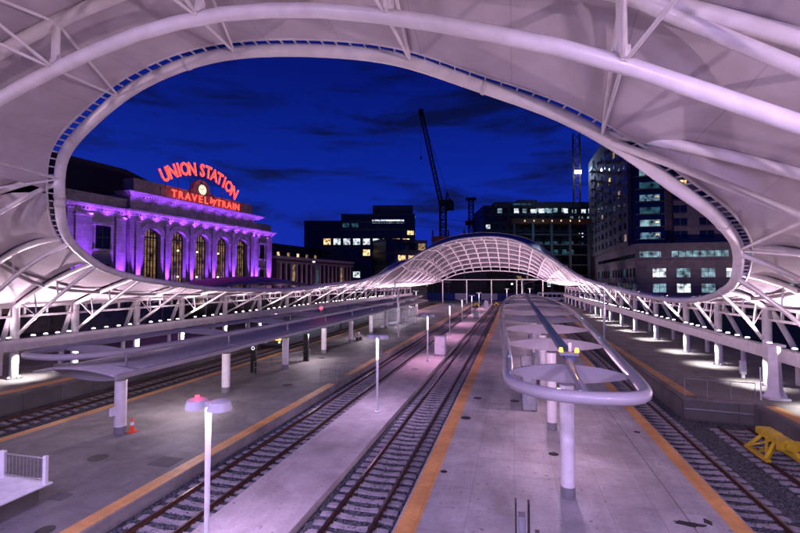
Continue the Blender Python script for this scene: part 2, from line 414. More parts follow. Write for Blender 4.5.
def smoothi(x, xs, ys):
    # monotone-ish smooth interpolation
    if x <= xs[0]: return ys[0]
    if x >= xs[-1]: return ys[-1]
    k = len(xs)
    for i in range(k - 1):
        if x <= xs[i + 1]:
            h = xs[i + 1] - xs[i]; t = (x - xs[i]) / h
            m0 = (ys[i + 1] - ys[max(i - 1, 0)]) / (xs[i + 1] - xs[max(i - 1, 0)])
            m1 = (ys[min(i + 2, k - 1)] - ys[i]) / (xs[min(i + 2, k - 1)] - xs[i])
            return (2*t**3-3*t*t+1)*ys[i] + (t**3-2*t*t+t)*h*m0 + (-2*t**3+3*t*t)*ys[i+1] + (t**3-t*t)*h*m1
def bearing(px, py, d):
    """world point seen from the viewpoint on bearing (px,py) at depth d - used to site far buildings"""
    c, s = math.cos(YAW), math.sin(YAW)
    F = Vector((-s * math.cos(PITCH), c * math.cos(PITCH), math.sin(PITCH))); Rr = Vector((c, s, 0)); U = Rr.cross(F)
    return Vector((0, 0, CAMZ)) + (F + Rr * ((px - 400) / FPX) + U * ((266.5 - py) / FPX)) * d

# ================================================================== GROUND, PLATFORMS
struct('ground', MB().box((0, 300, -0.35), (1600, 1800, 0.3)), M['asphalt'])
struct('track_bed', MB().box((-8, 78, -0.125), (46, 184, 0.15)), M['ballast'])

def strip_seg(mb, x0, x1, y0, y1, z): mb.box(((x0 + x1) / 2, (y0 + y1) / 2, z + 0.002), (x1 - x0, y1 - y0, 0.012))

# centre platform
ZC, ZL, ZS, ZH = 0.60, 0.42, 0.25, 1.22
struct('platform_centre', MB().box((1.7, 74, ZC / 2 - 0.1), (10.6, 172, ZC + 0.2)), M['conc_centre'], bevel=0.03)
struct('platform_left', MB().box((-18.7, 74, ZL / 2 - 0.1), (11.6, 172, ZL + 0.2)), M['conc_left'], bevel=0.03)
struct('service_path', MB().box((-8.38, 74, ZS / 2 - 0.1), (3.0, 172, ZS + 0.2)), M['conc_strip'], bevel=0.02)
mb = MB(); mb.box((-37.9, 74, ZH / 2 - 0.1), (16, 172, ZH + 0.2))
struct('platform_far_left', mb, M['conc_high'], bevel=0.03)
mb = MB(); mb.prism([(13.2, -12), (24, -12), (24, 160), (9.75, 160), (9.75, 30), (13.2, 29.6)], -0.2, ZH)
struct('platform_right', mb, M['conc_high'], bevel=0.03)
# walls of the raised platforms (precast panels) as a thin skin
mb = MB()
mb.box((-29.86, 74, 0.5), (0.08, 172, 1.16)); mb.box((13.16, 8.8, 0.5), (0.08, 41.4, 1.16))
mb.box((9.71, 95, 0.5), (0.08, 129.8, 1.16)); mb.bar((9.72, 29.93, 0.5), (13.16, 29.53, 0.5), 0.08, 1.16)
struct('platform_walls', mb, M['conc_wall'])
# thin grey pipe on the end wall
mb = MB(); mb.tube([(9.75, 29.8, 0.62), (13.1, 29.42, 0.62)], 0.035, 8)
tag(mb.build('conduit', M['galv'], smooth=True), 'thin grey conduit pipe running along the concrete end wall beyond the yellow buffer', 'pipe')

# yellow tactile strips
def tactile(label, segs):
    mb = MB()
    for s in segs: strip_seg(mb, *s)
    struct('tactile_strip', mb, M['yellow'])
tactile('', [(-3.52, -2.90, -12, 160, ZC)])
tactile('', [(6.38, 6.93, -12, 160, ZC)])
tactile('', [(-13.55, -12.97, -12, 31.4, ZL), (-13.55, -12.97, 34.6, 43.2, ZL), (-13.55, -12.97, 46.0, 160, ZL)])
tactile('', [(-24.45, -23.85, -12, 160, ZL)])
tactile('', [(-31.0, -30.15, -12, 160, ZH)])
tactile('', [(10.0, 10.62, 30.6, 160, ZH), (13.4, 14.1, -12, 29, ZH)])
# kerb seam lines beside strips (thin darker line seen on the centre platform)
mb = MB(); mb.box((5.3, 74, ZC + 0.0015), (0.02, 172, 0.004))
struct('platform_seam', mb, M['iron'])

# ================================================================== TRACKS
def rail_mb(x, y0, y1):
    mb = MB()
    def bx(w, z0, z1): mb.box((x, (y0 + y1) / 2, (z0 + z1) / 2), (w, y1 - y0, z1 - z0))
    bx(0.15, 0.035, 0.055); bx(0.028, 0.055, 0.135)
    mb.cur = 1; bx(0.074, 0.135, 0.175); mb.cur = 0
    return mb
tie_pts = [(-1.3, 0.0), (-1.15, 0.035), (-0.55, 0.035), (-0.2, -0.015), (0.2, -0.015), (0.55, 0.035), (1.15, 0.035), (1.3, 0.0)]
TIE_ME = {}
def tie_obj(parent, x, y, gauge):
    k = round(gauge, 2)
    if k not in TIE_ME:
        s = gauge / 1.5; mb = MB()
        top = [(px * s, z) for px, z in tie_pts]
        rows = []
        for yy, dz in ((-0.14, -0.18), (-0.115, 0), (0.115, 0), (0.14, -0.18)):
            rows.append([(px, yy, (z if dz == 0 else -0.16)) for px, z in top])
        mb.grid(rows)
        for sx in (0, -1):
            px = top[sx][0]; pz = top[sx][1]
            o = len(mb.v); mb.v += [(px, -0.14, -0.16), (px, -0.115, pz), (px, 0.115, pz), (px, 0.14, -0.16)]; mb.face([o, o + 1, o + 2, o + 3])
        mb.cur = 1
        for rx in (-gauge / 2, gauge / 2):
            for dx in (-0.11, 0.11): mb.box((rx + dx, 0, 0.055), (0.05, 0.09, 0.04))
        me = mb.build('sleeper', [M['tie'], M['rail']]); TIE_ME[k] = me.data; bpy.data.objects.remove(me)
    o = bpy.data.objects.new('sleeper', TIE_ME[k]); COL.objects.link(o); o.parent = parent; o.location = (x, y, random.uniform(-0.006, 0.006))
    o.rotation_euler = (0, 0, random.uniform(-0.012, 0.012))
    return TIE_ME[k]
def track(x, gauge, y0, y1, label, first=None):
    t = thing('railway_track', (0, 0, 0), label, 'railway track', 'tracks through the station')
    for rx in (x - gauge / 2, x + gauge / 2): rail_mb(rx, y0, y1).build('rail', [M['rail'], M['railhead']], t)
    ys = []; y = (first if first is not None else y0) + 0.3
    while y < y1: ys.append(y); y += 0.61
    for y in ys[:100]: me = tie_obj(t, x, y, gauge)
    rest = ys[100:]
    if rest:
        mb = MB(); src = [tuple(v.co) for v in me.vertices]; fs = [tuple(p.vertices) for p in me.polygons]; mi = [p.material_index for p in me.polygons]
        for y in rest:
            o = len(mb.v); mb.v += [(a + x, b + y, c) for a, b, c in src]
            for f, q in zip(fs, mi): mb.f.append([o + i for i in f]); mb.mi.append(q)
        r = mb.build('sleeper_row', [M['tie'], M['rail']], t); r['kind'] = 'stuff'
track(-5.29, 1.5, 4, 149, 'rusty railway track left of the centre platform, ending at a far yellow buffer', 6.5)
track(-11.25, 1.5, 4, 146, 'railway track between the left platform and the pale service path with lamps', 9)
track(-27.9, 1.5, 4, 150, 'far left railway track beside the high platform wall', 16)
track(7.87, 1.42, 4, 150, 'railway track squeezed between the centre platform and the right high platform', 10)
track(11.67, 1.45, 4, 28.5, 'short dead end railway track carrying the near yellow buffer stop', 12)

# ballast stones close to the viewer
mb = MB(); rnd = random.Random(3)
def stone(x, y, z, r):
    o = len(mb.v)
    a = rnd.uniform(0, 6.28); ca, sa = math.cos(a), math.sin(a)
    q = [(1, 0, 0), (0, 1, 0), (-1, 0, 0), (0, -1, 0), (0, 0, 1), (0, 0, -1)]
    for u, v_, w in q:
        k = r * rnd.uniform(0.65, 1.25)
        mb.v.append((x + (u * ca - v_ * sa) * k, y + (u * sa + v_ * ca) * k, z + w * k * 0.75))
    for f in ((0, 1, 4), (1, 2, 4), (2, 3, 4), (3, 0, 4), (1, 0, 5), (2, 1, 5), (3, 2, 5), (0, 3, 5)): mb.face([o + i for i in f])
bands = [(-6.8, -3.65, 6.5, 30, 62), (-12.85, -9.9, 9.5, 34, 45), (7.1, 9.7, 10, 32, 45), (9.7, 13.1, 12, 29.3, 60), (-29.7, -24.6, 18, 40, 14)]
for x0, x1, y0, y1, dens in bands:
    for _ in range(int((x1 - x0) * (y1 - y0) * dens)):
        u = rnd.random() ** 1.6
        stone(rnd.uniform(x0, x1), y0 + (y1 - y0) * u, rnd.uniform(-0.05, 0.0), rnd.uniform(0.025, 0.055))
tag(mb.build('ballast_stones', M['stones']), 'loose dark grey crushed stone ballast around the nearest sleepers', 'gravel', kind='stuff')

# ================================================================== THE TRAIN HALL CANOPY
RP = [(-18.6,14.6,11.6),(-18.0,14.1,12.9),(-16.4,13.3,13.5),(-14.3,12.7,14.24),(-12.6,12.4,14.84),(-10.4,12.2,15.28),(-8.5,12.2,15.42),(-6.2,12.2,15.19),
(-4.7,12.2,14.93),(-3.1,12.2,14.54),(-1.7,12.4,13.98),(-.3,12.5,13.37),(.9,12.8,12.95),(2.1,13.2,12.4),(2.9,13.6,11.96),(3.8,14.1,11.47),(4.6,14.7,10.97),
(5.9,15.8,10.42),(7.2,17.6,9.89),(8.2,19.3,9.5),(8.8,20.6,8.93),(9.2,21.8,8.45),(9.7,23.3,7.99),(10.8,28.1,7.33),(11.5,33.3,6.85),(11.9,39.5,6.65),
(12.1,45.1,6.67),(12.2,56.3,7.02),(12.1,74,7.9),(11.4,85,8.92),(9.5,94.5,11.14),(6.3,100.9,13.98),(1.3,104.3,17.1),(-2.8,104.9,18.2),(-7.3,105,18.41),
(-13.2,104.7,17.81),(-18.8,102.4,15.69),(-20.8,100.3,14.35),(-23.7,94,11.49),(-25.3,85.4,9.33),(-26,75.9,8.2),(-26.2,59.8,7.55),(-26.2,48.9,7.09),
(-25.8,37.2,7.31),(-25.5,32.7,7.53),(-24.9,28.8,7.87),(-24.3,25.5,8.16),(-23.4,22.2,8.56),(-22.5,19.9,8.99),(-21.8,18.5,9.49),(-20.8,16.9,9.97),(-19.6,15.5,10.67)]
RING = spline(RP, 8, True)
# resample evenly and smooth
def resample(P, step, closed=True):
    out = []; k = len(P); acc = 0.0; nxt = 0.0
    for i in range(k if closed else k - 1):
        a, b = P[i], P[(i + 1) % k]; d = (b - a).length
        while nxt <= acc + d:
            out.append(a.lerp(b, (nxt - acc) / d if d else 0)); nxt += step
        acc += d
    return out
RING = resample(RING, 0.45)
for _ in range(5):
    k = len(RING); RING = [(RING[i - 1] + RING[i] * 2 + RING[(i + 1) % k]) / 4 for i in range(k)]
KR = len(RING)
CTR = Vector((-7, 58, 0))
def outward(i):
    t = (RING[(i + 1) % KR] - RING[i - 1]); t.z = 0; t.normalize()
    n = Vector((t.y, -t.x, 0))
    return n if n.dot(RING[i] - CTR) > 0 else -n
EDGE = [RING[i] + outward(i) * 0.42 + Vector((0, 0, 0.12)) for i in range(KR)]
def ring_idx(x, y): return min(range(KR), key=lambda i: (RING[i].x - x) ** 2 + (RING[i].y - y) ** 2)

hall = thing('train_hall_canopy', (-9, 60, 0), 'huge white tube and fabric canopy over the tracks with a great oval opening', 'canopy')
MB().tube(RING, 0.20, 14, True).build('oculus_ring', M['steel'], hall, smooth=True)
MB().tube(EDGE, 0.045, 6, True).build('edge_cable', M['steel_dull'], hall, smooth=True)
mb = MB()
for i in range(0, KR, 1):
    mb.bar(RING[i] + Vector((0, 0, 0.1)), EDGE[i], 0.03, 0.05)
r_ = mb.build('edge_rung', M['steel_dull'], hall); r_['kind'] = 'stuff'

XL, XR, ZCOL = -34.5, 16.4, 6.2
def rib(node, col, bulge, n=14, outx=3.6):
    """top chord from ring node to column head, then the outer overhang"""
    P = []
    for j in range(n + 1):
        t = j / n; p = node.lerp(col, t); p.z += bulge * 4 * t * (1 - t); P.append(p)
    return P
Lr = [(-18.3,14.3),(-20.7,16.8),(-22.5,19.9),(-24.2,24.5),(-25.2,30),(-25.8,36.5),(-26,43.5),(-26.2,51),(-26.2,59),(-26.1,67),(-26,75),(-25.5,83),(-24.6,90),(-22.7,97)]
Lc = [15.5,20.5,24.1,28.6,34.7,40.6,48,55.7,63.5,71.5,79.5,87,94.5,102]
Lb = [1.5,1.2,0.3,0.1,0,0,0,0,0,0.1,0.2,0.3,0.5,1.5]
Rr_ = [(2.5,13.3),(8.3,19.6),(9.3,22.3),(10.3,26.2),(11.5,33),(11.9,41),(12.1,50),(12.2,59),(12.1,68),(12,77),(11.2,86),(9.5,94.5),(7,100)]
Rc = [14.5,22.5,28.3,34.9,42.2,49.2,58.7,68,76,84,92,98,104]
Rb = [0.77,0.87,0.4,0.2,0.1,0,0,0,0,0,0.1,0.3,0.8]
sides = []
for s, nodes, cols, bl, X in ((-1, Lr, Lc, Lb, XL), (1, Rr_, Rc, Rb, XR)):
    ribs = []
    for (nx, ny), cyy, bb in zip(nodes, cols, bl):
        i = ring_idx(nx, ny); node = RING[i]; edge = EDGE[i]
        top = rib(node + Vector((0, 0, 0.12)), Vector((X, cyy, ZCOL + 0.1)), bb)
        low = rib(node - Vector((0, 0, 0.1)), Vector((X - s * 0.3, cyy, 4.3)), bb * 0.7)
        best = None
        for q in range(1, 60):
            f = q / 59 * 6; a_ = int(f); pc = top[a_].lerp(top[a_ + 1], f - a_)
            for w_ in range(-14, 15):
                e_ = EDGE[(i + w_) % KR]; dd = (e_.x - pc.x) ** 2 + (e_.y - pc.y) ** 2
                if best is None or dd < best[0]: best = (dd, (i + w_) % KR, f / (len(top) - 1))
        ribs.append((i, node, edge, top, low, cyy, best[1], best[2]))
        MB().tube(top, 0.15, 12).build('truss_chord', M['steel'], hall, smooth=True)
        MB().tube(low, 0.11, 12).build('truss_chord', M['steel'], hall, smooth=True)
        for a_, b_, r__ in ((low[6], top[6], .045), (low[10], top[10], .045), (low[10], top[13], .04)):
            MB().tube([a_, b_], r__, 8).build('truss_strut', M['steel'], hall, smooth=True)
        # outrigger beyond the column
        out = [Vector((X, cyy, ZCOL + 0.1)), Vector((X + s * 2, cyy + 0.3, ZCOL + 0.0)), Vector((X + s * 4.2, cyy + 0.6, ZCOL - 0.35))]
        MB().tube(out, 0.11, 10).build('outrigger', M['steel'], hall, smooth=True)
    sides.append(ribs)

def membrane(A, B, ns=16, sag=0.25, lift=0.16, g0=0.02, g1=0.985, name='membrane_panel', m='fabric'):
    """fabric stretched between two chord lines A and B (same number of points)"""
    rows = []
    for j in range(ns + 1):
        v = g0 + (g1 - g0) * j / ns
        row = []
        for a, b in zip(A, B):
            p = a.lerp(b, v); w = (b - a).length
            p = p + Vector((0, 0, 0.15 + (lift - 0.15) * (1 - v ** 8) - min(sag, w * 0.05) * 4 * v * (1 - v)))
            row.append(p)
        rows.append(row)
    return MB().grid(rows).build(name, M[m], hall, smooth=True)

for s, ribs, X in ((-1, sides[0], XL), (1, sides[1], XR)):
    for k in range(len(ribs) - 1):
        _, n0, e0, t0, _, c0, i0, u00 = ribs[k]; _, n1, e1, t1, _, c1, i1, u01 = ribs[k + 1]
        # edge indices between the two nodes along the ring
        di = (i1 - i0) % KR
        if di > KR / 2: di -= KR
        NS = 16; rows = []
        for j in range(NS + 1):
            v = 0.03 + 0.95 * j / NS
            fi = i0 + di * v; a = int(math.floor(fi)); fr = fi - a
            ed = EDGE[a % KR].lerp(EDGE[(a + 1) % KR], fr)
            row = []
            nt_ = len(t0)
            for q in range(nt_):
                u = q / (nt_ - 1)
                def along(T, f):
                    f = max(0.0, min(1.0, f)) * (nt_ - 1); a_ = min(int(f), nt_ - 2); return T[a_].lerp(T[a_ + 1], f - a_)
                p = along(t0, u00 + (1 - u00) * u).lerp(along(t1, u01 + (1 - u01) * u), v)
                # blend so that the first row follows the edge cable
                w = max(0.0, 1 - u * 1.6) ** 1.5
                base = along(t0, u00).lerp(along(t1, u01), v)
                p = p + (ed - base) * w
                p.z += 0.22 * min(1.0, u * 6) + 0.06 - 0.20 * 4 * v * (1 - v) * math.sin(math.pi * u)
                row.append(p)
            y = c0 + (c1 - c0) * v
            row.append(Vector((X + s * 2, y + 0.3, ZCOL + 0.20)))
            row.append(Vector((X + s * 4.4, y + 0.6, ZCOL - 0.20)))
            rows.append(row)
        MB().grid(rows).build('membrane_panel', M['dimfabric' if (c0 + c1) / 2 > 86 else 'fabric'], hall, smooth=True)

# full arches near the viewer and at the far end -------------------------------
nb_x = [-39,-34.5,-28,-20,-13.5,-9.6,-7,-4.6,-2.4,0.4,2,4.7,8.6,12.5,16.4,21]
nb_z = [5.6,6.2,7.9,10.6,13.1,14.15,14.4,14.2,13.7,12.8,12.15,10.8,8.9,7.3,6.2,5.6]
nt_z = [5.9,6.3,8.7,11.9,14.4,15.35,15.6,15.45,15.0,14.1,13.5,12.3,10.3,8.4,6.4,5.9]
g_u = [0,4,7,9.5,11.6,13.8,16.7,18.5,21,25,30]; g_v = [1,.975,.93,.87,.78,.64,.42,.27,.13,.02,-.03]
NX = 48
def near_bottom(x): return smoothi(x, nb_x, nb_z)
def near_top(x): return smoothi(x, nb_x, nt_z)
def far_top(x, zp): return 6.2 + (zp - 6.2) * smoothi(abs(x + 7.2) / 1.10, g_u, g_v)
xs = [-38.9 + (20.8 + 38.9) * i / NX for i in range(NX + 1)]
def curve_near(y, k=1.0, which='t'):
    f = near_top if which == 't' else near_bottom
    return [Vector((x, y, 6 + (f(x) - 6) * k)) for x in xs]
def curve_far(y, zp, drop=0.0):
    return [Vector((x, y, far_top(x, zp) - drop * max(0, min(1, (far_top(x, zp) - 6.6) / 3)))) for x in xs]
def poly_at(P, x):
    P = sorted(P, key=lambda p: p.x)
    if x <= P[0].x: d = P[1] - P[0]; return P[0] + d * ((x - P[0].x) / max(d.x, 1e-6))
    for a, b in zip(P, P[1:]):
        if x <= b.x: return a.lerp(b, (x - a.x) / max(b.x - a.x, 1e-6))
    return P[-1]
def join_curve(rl, rr, near=True):
    PL = [rl[3][0]] + [p for q, p in enumerate(rl[3]) if q / (len(rl[3]) - 1) > rl[7] + 0.01] + [Vector((XL - 4.4, rl[5] + 0.6, ZCOL - 0.35))]
    PR = [rr[3][0]] + [p for q, p in enumerate(rr[3]) if q / (len(rr[3]) - 1) > rr[7] + 0.01] + [Vector((XR + 4.4, rr[5] + 0.6, ZCOL - 0.35))]
    i0, i1 = rl[6], rr[6]
    di = (i1 - i0) % KR
    if di > KR / 2: di -= KR
    mid = [EDGE[(i0 + (1 if di > 0 else -1) * j) % KR] - Vector((0, 0, 0.16)) for j in range(0, abs(di) + 1)]
    pts = PL[1:] + mid + PR[1:]
    return [poly_at(pts, x) for x in xs]
A0 = join_curve(sides[0][0], sides[1][0])
NEAR = [(8.9, 1.0), (1.0, 0.99), (-7.0, 0.93), (-14.0, 0.82)]
prev = A0
node_x = [-25.5, -21, -16.2, -11.6, -7.2, -2.55, 2.0, 6.4, 10.8, 14.2]
def arch(top, bot, r1, r2, nodes, name='arch_truss'):
    MB().tube(top, r1, 14).build('arch_chord', M['steel'], hall, smooth=True)
    MB().tube(bot, r2, 14).build('arch_chord', M['steel'], hall, smooth=True)
    for x in nodes:
        t = poly_at(top, x); b = poly_at(bot, x)
        mb = MB(); mb.tube([b, t], 0.10, 10); mb.cyl((b.x, b.y, b.z + 0.1), 0.13, 0.12, 10)
        mb.build('arch_post', M['steel'], hall, smooth=True)
BOT = {}
for yy, k in NEAR:
    top = curve_near(yy, k); bot = curve_near(yy, k, 'b'); BOT[yy] = (top, bot)
    arch(top, bot, 0.16, 0.16, node_x)
    membrane([p + Vector((0, -0.06, 0)) for p in top], [p + Vector((0, 0.0, 0)) for p in prev], 20, 0.12, 0.26, 0.03, 0.995)
    MB().tube([p + Vector((0, 0.16, 0.20)) for p in top], 0.17, 6).build('panel_gasket', M['gasket'], hall, smooth=True)
    prev = top
def pins(a, b, r=0.042):
    mb = MB(); d = (b - a).normalized()
    mb.tube([a + d * 0.15, a + d * 0.45, b - d * 0.45, b - d * 0.15], [r * 0.7, r, r, r * 0.7], 8)
    mb.tube([a, a + d * 0.2], 0.05, 8); mb.tube([b - d * 0.2, b], 0.05, 8)
    mb.build('tie_rod', M['steel'], hall, smooth=True)
top1, bot1 = BOT[8.9]; top2, bot2 = BOT[1.0]
for x, rx in ((-11.6, -13.4), (-7.2, -8.4), (-2.55, -2.9), (2.0, 2.35)):
    nd = RING[min((i for i in range(KR) if RING[i].y < 40), key=lambda i: abs(RING[i].x - rx))]
    pins(nd, poly_at(bot1, x)); pins(nd, poly_at(top1, x))
for x in node_x[1:-1]:
    pins(poly_at(bot1, x), poly_at(top2, x - 1.6)); pins(poly_at(bot1, x), poly_at(top2, x + 1.6)); pins(poly_at(top1, x), poly_at(bot2, x))
# the heavy diagonal on the right and its mirror on the left
for xa, xb in ((2.0, 10.8), (-16.2, -25.5)):
    MB().tube([poly_at(top1, xa), poly_at(bot1, xb)], 0.13, 12).build('brace', M['steel'], hall, smooth=True)
for x in node_x:
    b = poly_at(bot1, x)
    MB().box((b.x, b.y, b.z + 0.22), (0.3, 0.03, 0.3)).build('gusset_plate', M['steel'], hall, bevel=0.01)
for q in range(0, KR, 22):
    a_, b_ = RING[q], RING[(q + 1) % KR]; d_ = (b_ - a_).normalized()
    MB().tube([a_ - d_ * 0.05, a_ + d_ * 0.05], 0.222, 16).build('ring_joint', M['steel_dull'], hall, smooth=True)
# left & right rib nodes: pins back to the near arch
for nd, x in ((sides[0][0][1], -16.2), (sides[0][0][1], -21), (sides[1][1][1], 6.4), (sides[1][1][1], 10.8)):
    pins(nd, poly_at(bot1, x), 0.05)

# far end
AF = join_curve(sides[0][-1], sides[1][-1])
FAR = [(108.5, 19.7), (114, 20.1), (120, 19.8), (126, 19.0), (132, 18.0), (138, 16.9), (144, 15.6), (149.5, 14.4), (155, 13.2)]
prev = AF
for q, (yy, zp) in enumerate(FAR):
    top = curve_far(yy, zp); bot = curve_far(yy, zp, 1.5)
    MB().tube(top, 0.17, 8).build('arch_chord', M['steel'], hall, smooth=True)
    MB().tube(bot, 0.19, 8).build('arch_chord', M['steel'], hall, smooth=True)
    for x in [-25.2 + 3.0 * i for i in range(13)]:
        mb = MB(); t = poly_at(top, x); b = poly_at(bot, x); mb.tube([b, t], 0.07, 6)
        if q: mb.tube([poly_at(prevbot, x), t], 0.07, 6)
        mb.build('arch_strut', M['steel'], hall, smooth=True)
    membrane(prev, top, 10, 0.3, 0.25, 0.0, 0.99, m='dimfabric')
    prev = top; prevbot = bot
for x in [-25.2 + 3.0 * i for i in range(13)]:
    P = [poly_at(AF, x)] + [poly_at(curve_far(yy, zp, 1.5), x) for yy, zp in FAR]
    P[0] = P[0] - Vector((0, 0, 0.2))
    MB().tube(P, 0.14, 8).build('purlin', M['steel'], hall, smooth=True)
# closing portal at the far end
MB().tube([(-30, 155.4, 8.6), (16, 155.4, 8.6)], 0.14, 8).build('portal_beam', M['steel'], hall, smooth=True)
for x in (-24, -15.6, -7.2, 1.2, 9.6): MB().tube([(x, 155.4, 0.0), (x, 155.4, 8.6)], 0.16, 8).build('portal_post', M['steel'], hall, smooth=True)

# side supports: columns, raking legs, ladder beam, girder, up lights
def extend_cols(cols, a, b):
    out = list(cols); y = cols[0]
    while y > a: y -= 6.5; out.insert(0, y)
    y = cols[-1]
    while y < b: y += 8; out.append(y)
    return out
UPS = []
for s, X, cols in ((-1, XL, Lc), (1, XR, Rc)):
    cy_all = extend_cols(cols[1:], -8, 150)
    for y in cy_all:
        mb = MB(); mb.cyl((X, y, ZH), 0.27, ZCOL + 0.2 - ZH, 16)
        for a in (0, 1, 2, 3): mb.box((X + 0.38 * math.cos(a * math.pi / 2), y + 0.38 * math.sin(a * math.pi / 2), ZH + 0.07), (0.16, 0.16, 0.14))
        mb.build('column', M['steel'], hall, smooth=True)
        MB().cyl((X, y, ZH - 0.02), 0.5, 0.06, 16).build('base_plate', M['grey'], hall)
        xo = X + s * 1.9
        MB().tube(spline([(xo, y + 0.35, ZH), (xo - s * 0.1, y + 0.35, ZH + 2.0), (X + s * 0.9, y + 0.2, 5.2), (X + s * 0.25, y + 0.05, ZCOL)], 5), 0.18, 12).build('raking_leg', M['steel'], hall, smooth=True)
    y0, y1 = cy_all[0], cy_all[-1]
    xg = X - s * 0.55
    MB().box((xg, (y0 + y1) / 2, 3.62), (0.55, y1 - y0, 0.78)).build('side_girder', M['steel'], hall, bevel=0.03)
    mb = MB()
    mb.box((X, (y0 + y1) / 2, ZCOL + 0.12), (0.22, y1 - y0, 0.20)); mb.box((X, (y0 + y1) / 2, ZCOL - 0.62), (0.18, y1 - y0, 0.16))
    y = y0 + 1.5
    while y < y1: mb.box((X, y, ZCOL - 0.25), (0.14, 0.14, 0.56)); y += 1.6
    mb.build('ladder_beam', M['steel'], hall)
    # gutter tube under the fabric between ring and columns
    G = [Vector((r[3][8].x, r[3][8].y, r[3][8].z - 0.05)) for r in (sides[0] if s < 0 else sides[1])]
    MB().tube(spline(G, 4), 0.12, 8).build('gutter_beam', M['steel_dull'], hall, smooth=True)
    for a, b in zip(cy_all, cy_all[1:]):
        for f in (0.2, 0.4, 0.6, 0.8):
            y = a + (b - a) * f
            if 2 < y < 118 and len(UPS) < 200: UPS.append((xg + s * 0.05, y, 4.01))
        yc = (a + b) / 2
        UPC = (1.0, 0.71, 0.90)
        # light that washes the fabric
        nb = cy_all.index(a)
        pw = 2600 if yc >= 50 else ((3600 if nb % 2 == 0 else 500) if yc > 22 else (7800 if -3.5 < yc < 3.1 else 350))
        if -12 < yc < 112:
            light('SPOT', (xg - s * 0.1, yc - 0.6, 4.25), pw * (0.85 if s > 0 and yc < 50 else 1.0), UPC, (xg - s * 9, yc - 1.0, 13), 0.07, 150, 0.8, 'uplight_beam')
            light('SPOT', (xg + s * 0.35, yc + 0.6, 4.25), 420, UPC, (X + s * 2.5, yc, 9), 0.12, 150, 0.8, 'uplight_beam')
        elif yc >= 112:
            light('SPOT', (xg - s * 0.1, yc, 4.25), 8500, (1.0, 0.66, 0.92), (xg - s * 12, yc, 14), 0.2, 150, 0.8, 'uplight_beam')
        if 10 < a < 100:
            light('SPOT', (X - s * 0.75, a, 3.15), 1100, (1, 0.93, 0.95), (X - s * 0.5, a, 0), 0.06, 110, 0.7, 'column_downlight')
up0 = None
UPS.sort(key=lambda p: p[1]); keep = UPS[:100]; rest = UPS[100:]
for p in keep:
    if up0 is None:
        mb = MB(); mb.cyl((p[0], p[1], p[2]), 0.16, 0.16, 12); mb.cur = 1; mb.cyl((p[0], p[1], p[2] + 0.162), 0.15, 0.05, 12, 0.09)
        up0 = mb.build('uplight', [M['grey'], M['e_up']], hall, smooth=True); base0 = Vector(p)
    else:
        o = up0.copy(); COL.objects.link(o); o.parent = hall; o.location = Vector(p) - base0
if rest:
    mb = MB()
    for p in rest: mb.cur = 0; mb.cyl(p, 0.16, 0.16, 8); mb.cur = 1; mb.cyl((p[0], p[1], p[2] + 0.162), 0.15, 0.05, 8, 0.09)
    o = mb.build('uplight_row', [M['grey'], M['e_up']], hall); o['kind'] = 'stuff'
# stout near right pylon of the canopy
py, pxx = 31.0, 14.9
mb = MB(); mb.prism([(pxx - 0.55, py - 0.5), (pxx + 0.55, py - 0.5), (pxx + 0.55, py + 0.5), (pxx - 0.55, py + 0.5)], ZH, ZH + 0.12)
o_ = len(mb.v)
mb.tube([(pxx, py, ZH + 0.1), (pxx, py, 4.3)], [0.42, 0.30], 4); mb.box((pxx, py, 4.35), (0.8, 0.8, 0.14))
for a in (0, 1, 2, 3):
    c_, s_ = math.cos(a * math.pi / 2), math.sin(a * math.pi / 2)
    mb.extr([(pxx + c_ * 0.25, py + s_ * 0.25, ZH + 0.12), (pxx + c_ * 0.62, py + s_ * 0.62, ZH + 0.12), (pxx + c_ * 0.25, py + s_ * 0.25, ZH + 0.9)], (s_ * 0.04, c_ * 0.04, 0))
mb.build('pylon', M['steel'], hall, label='stout tapered white pylon with stiffened foot at the right platform end')

# added fill spots with drums on the near arches, out of view, brightening the foreground
for yy, (top, bot) in BOT.items():
    if yy < -10 or yy > 5: continue
    for x in (-16.2, -7.2, 2.0, 8.5):
        p = poly_at(bot, x)
        mb = MB(); mb.cyl((p.x, p.y, p.z - 0.42), 0.14, 0.28, 12); mb.build('floodlight', M['grey'], hall, smooth=True)  # drum added only to carry the fill spot
        light('SPOT', (p.x, p.y, p.z - 0.5), 3600, (0.62, 0.46, 1.0), (p.x, p.y + 13, 0), 0.2, 120, 0.8, 'added_fill_beam')

# ================================================================== LOW PLATFORM CANOPIES
def loop_pts(left, right, z, y_near, y_far):
    """left/right: lists of (y,x); returns closed loop polyline with rounded ends"""
    P = [(x, y, z) for y, x in right] + [(x, y, z) for y, x in reversed(left)]
    return P
# --- centre canopy
cc = thing('platform_canopy', (1.8, 16.4, ZC), 'narrow canopy of lens shaped fins inside a looping tube over the centre platform', 'canopy', 'low platform canopies')
ZT = 5.03
lft = [(13.6, 0.25), (14.3, -0.15), (20, -0.28), (32, -0.7), (50, -1.2), (75, -1.2), (95, 0.0), (104, 1.8)]
rgt = [(12.75, 1.5), (12.9, 2.9), (13.6, 3.55), (20, 4.05), (32, 4.9), (50, 5.9), (75, 6.1), (95, 5.0), (104, 3.2)]
loop = [(x, y, ZT) for y, x in rgt] + [(x, y, ZT) for y, x in reversed(lft)] + [(0.75, 12.95, ZT)]
LP = resample(spline(loop, 8, True), 0.4)
for _ in range(4): LP = [(LP[i - 1] + LP[i] * 2 + LP[(i + 1) % len(LP)]) / 4 for i in range(len(LP))]
MB().tube(LP, 0.18, 16, True).build('edge_tube', M['tube'], cc, smooth=True)
def ax(pairs, y): return smoothi(y, [p[0] for p in pairs], [p[1] for p in pairs])
y = 16.4; k = 0
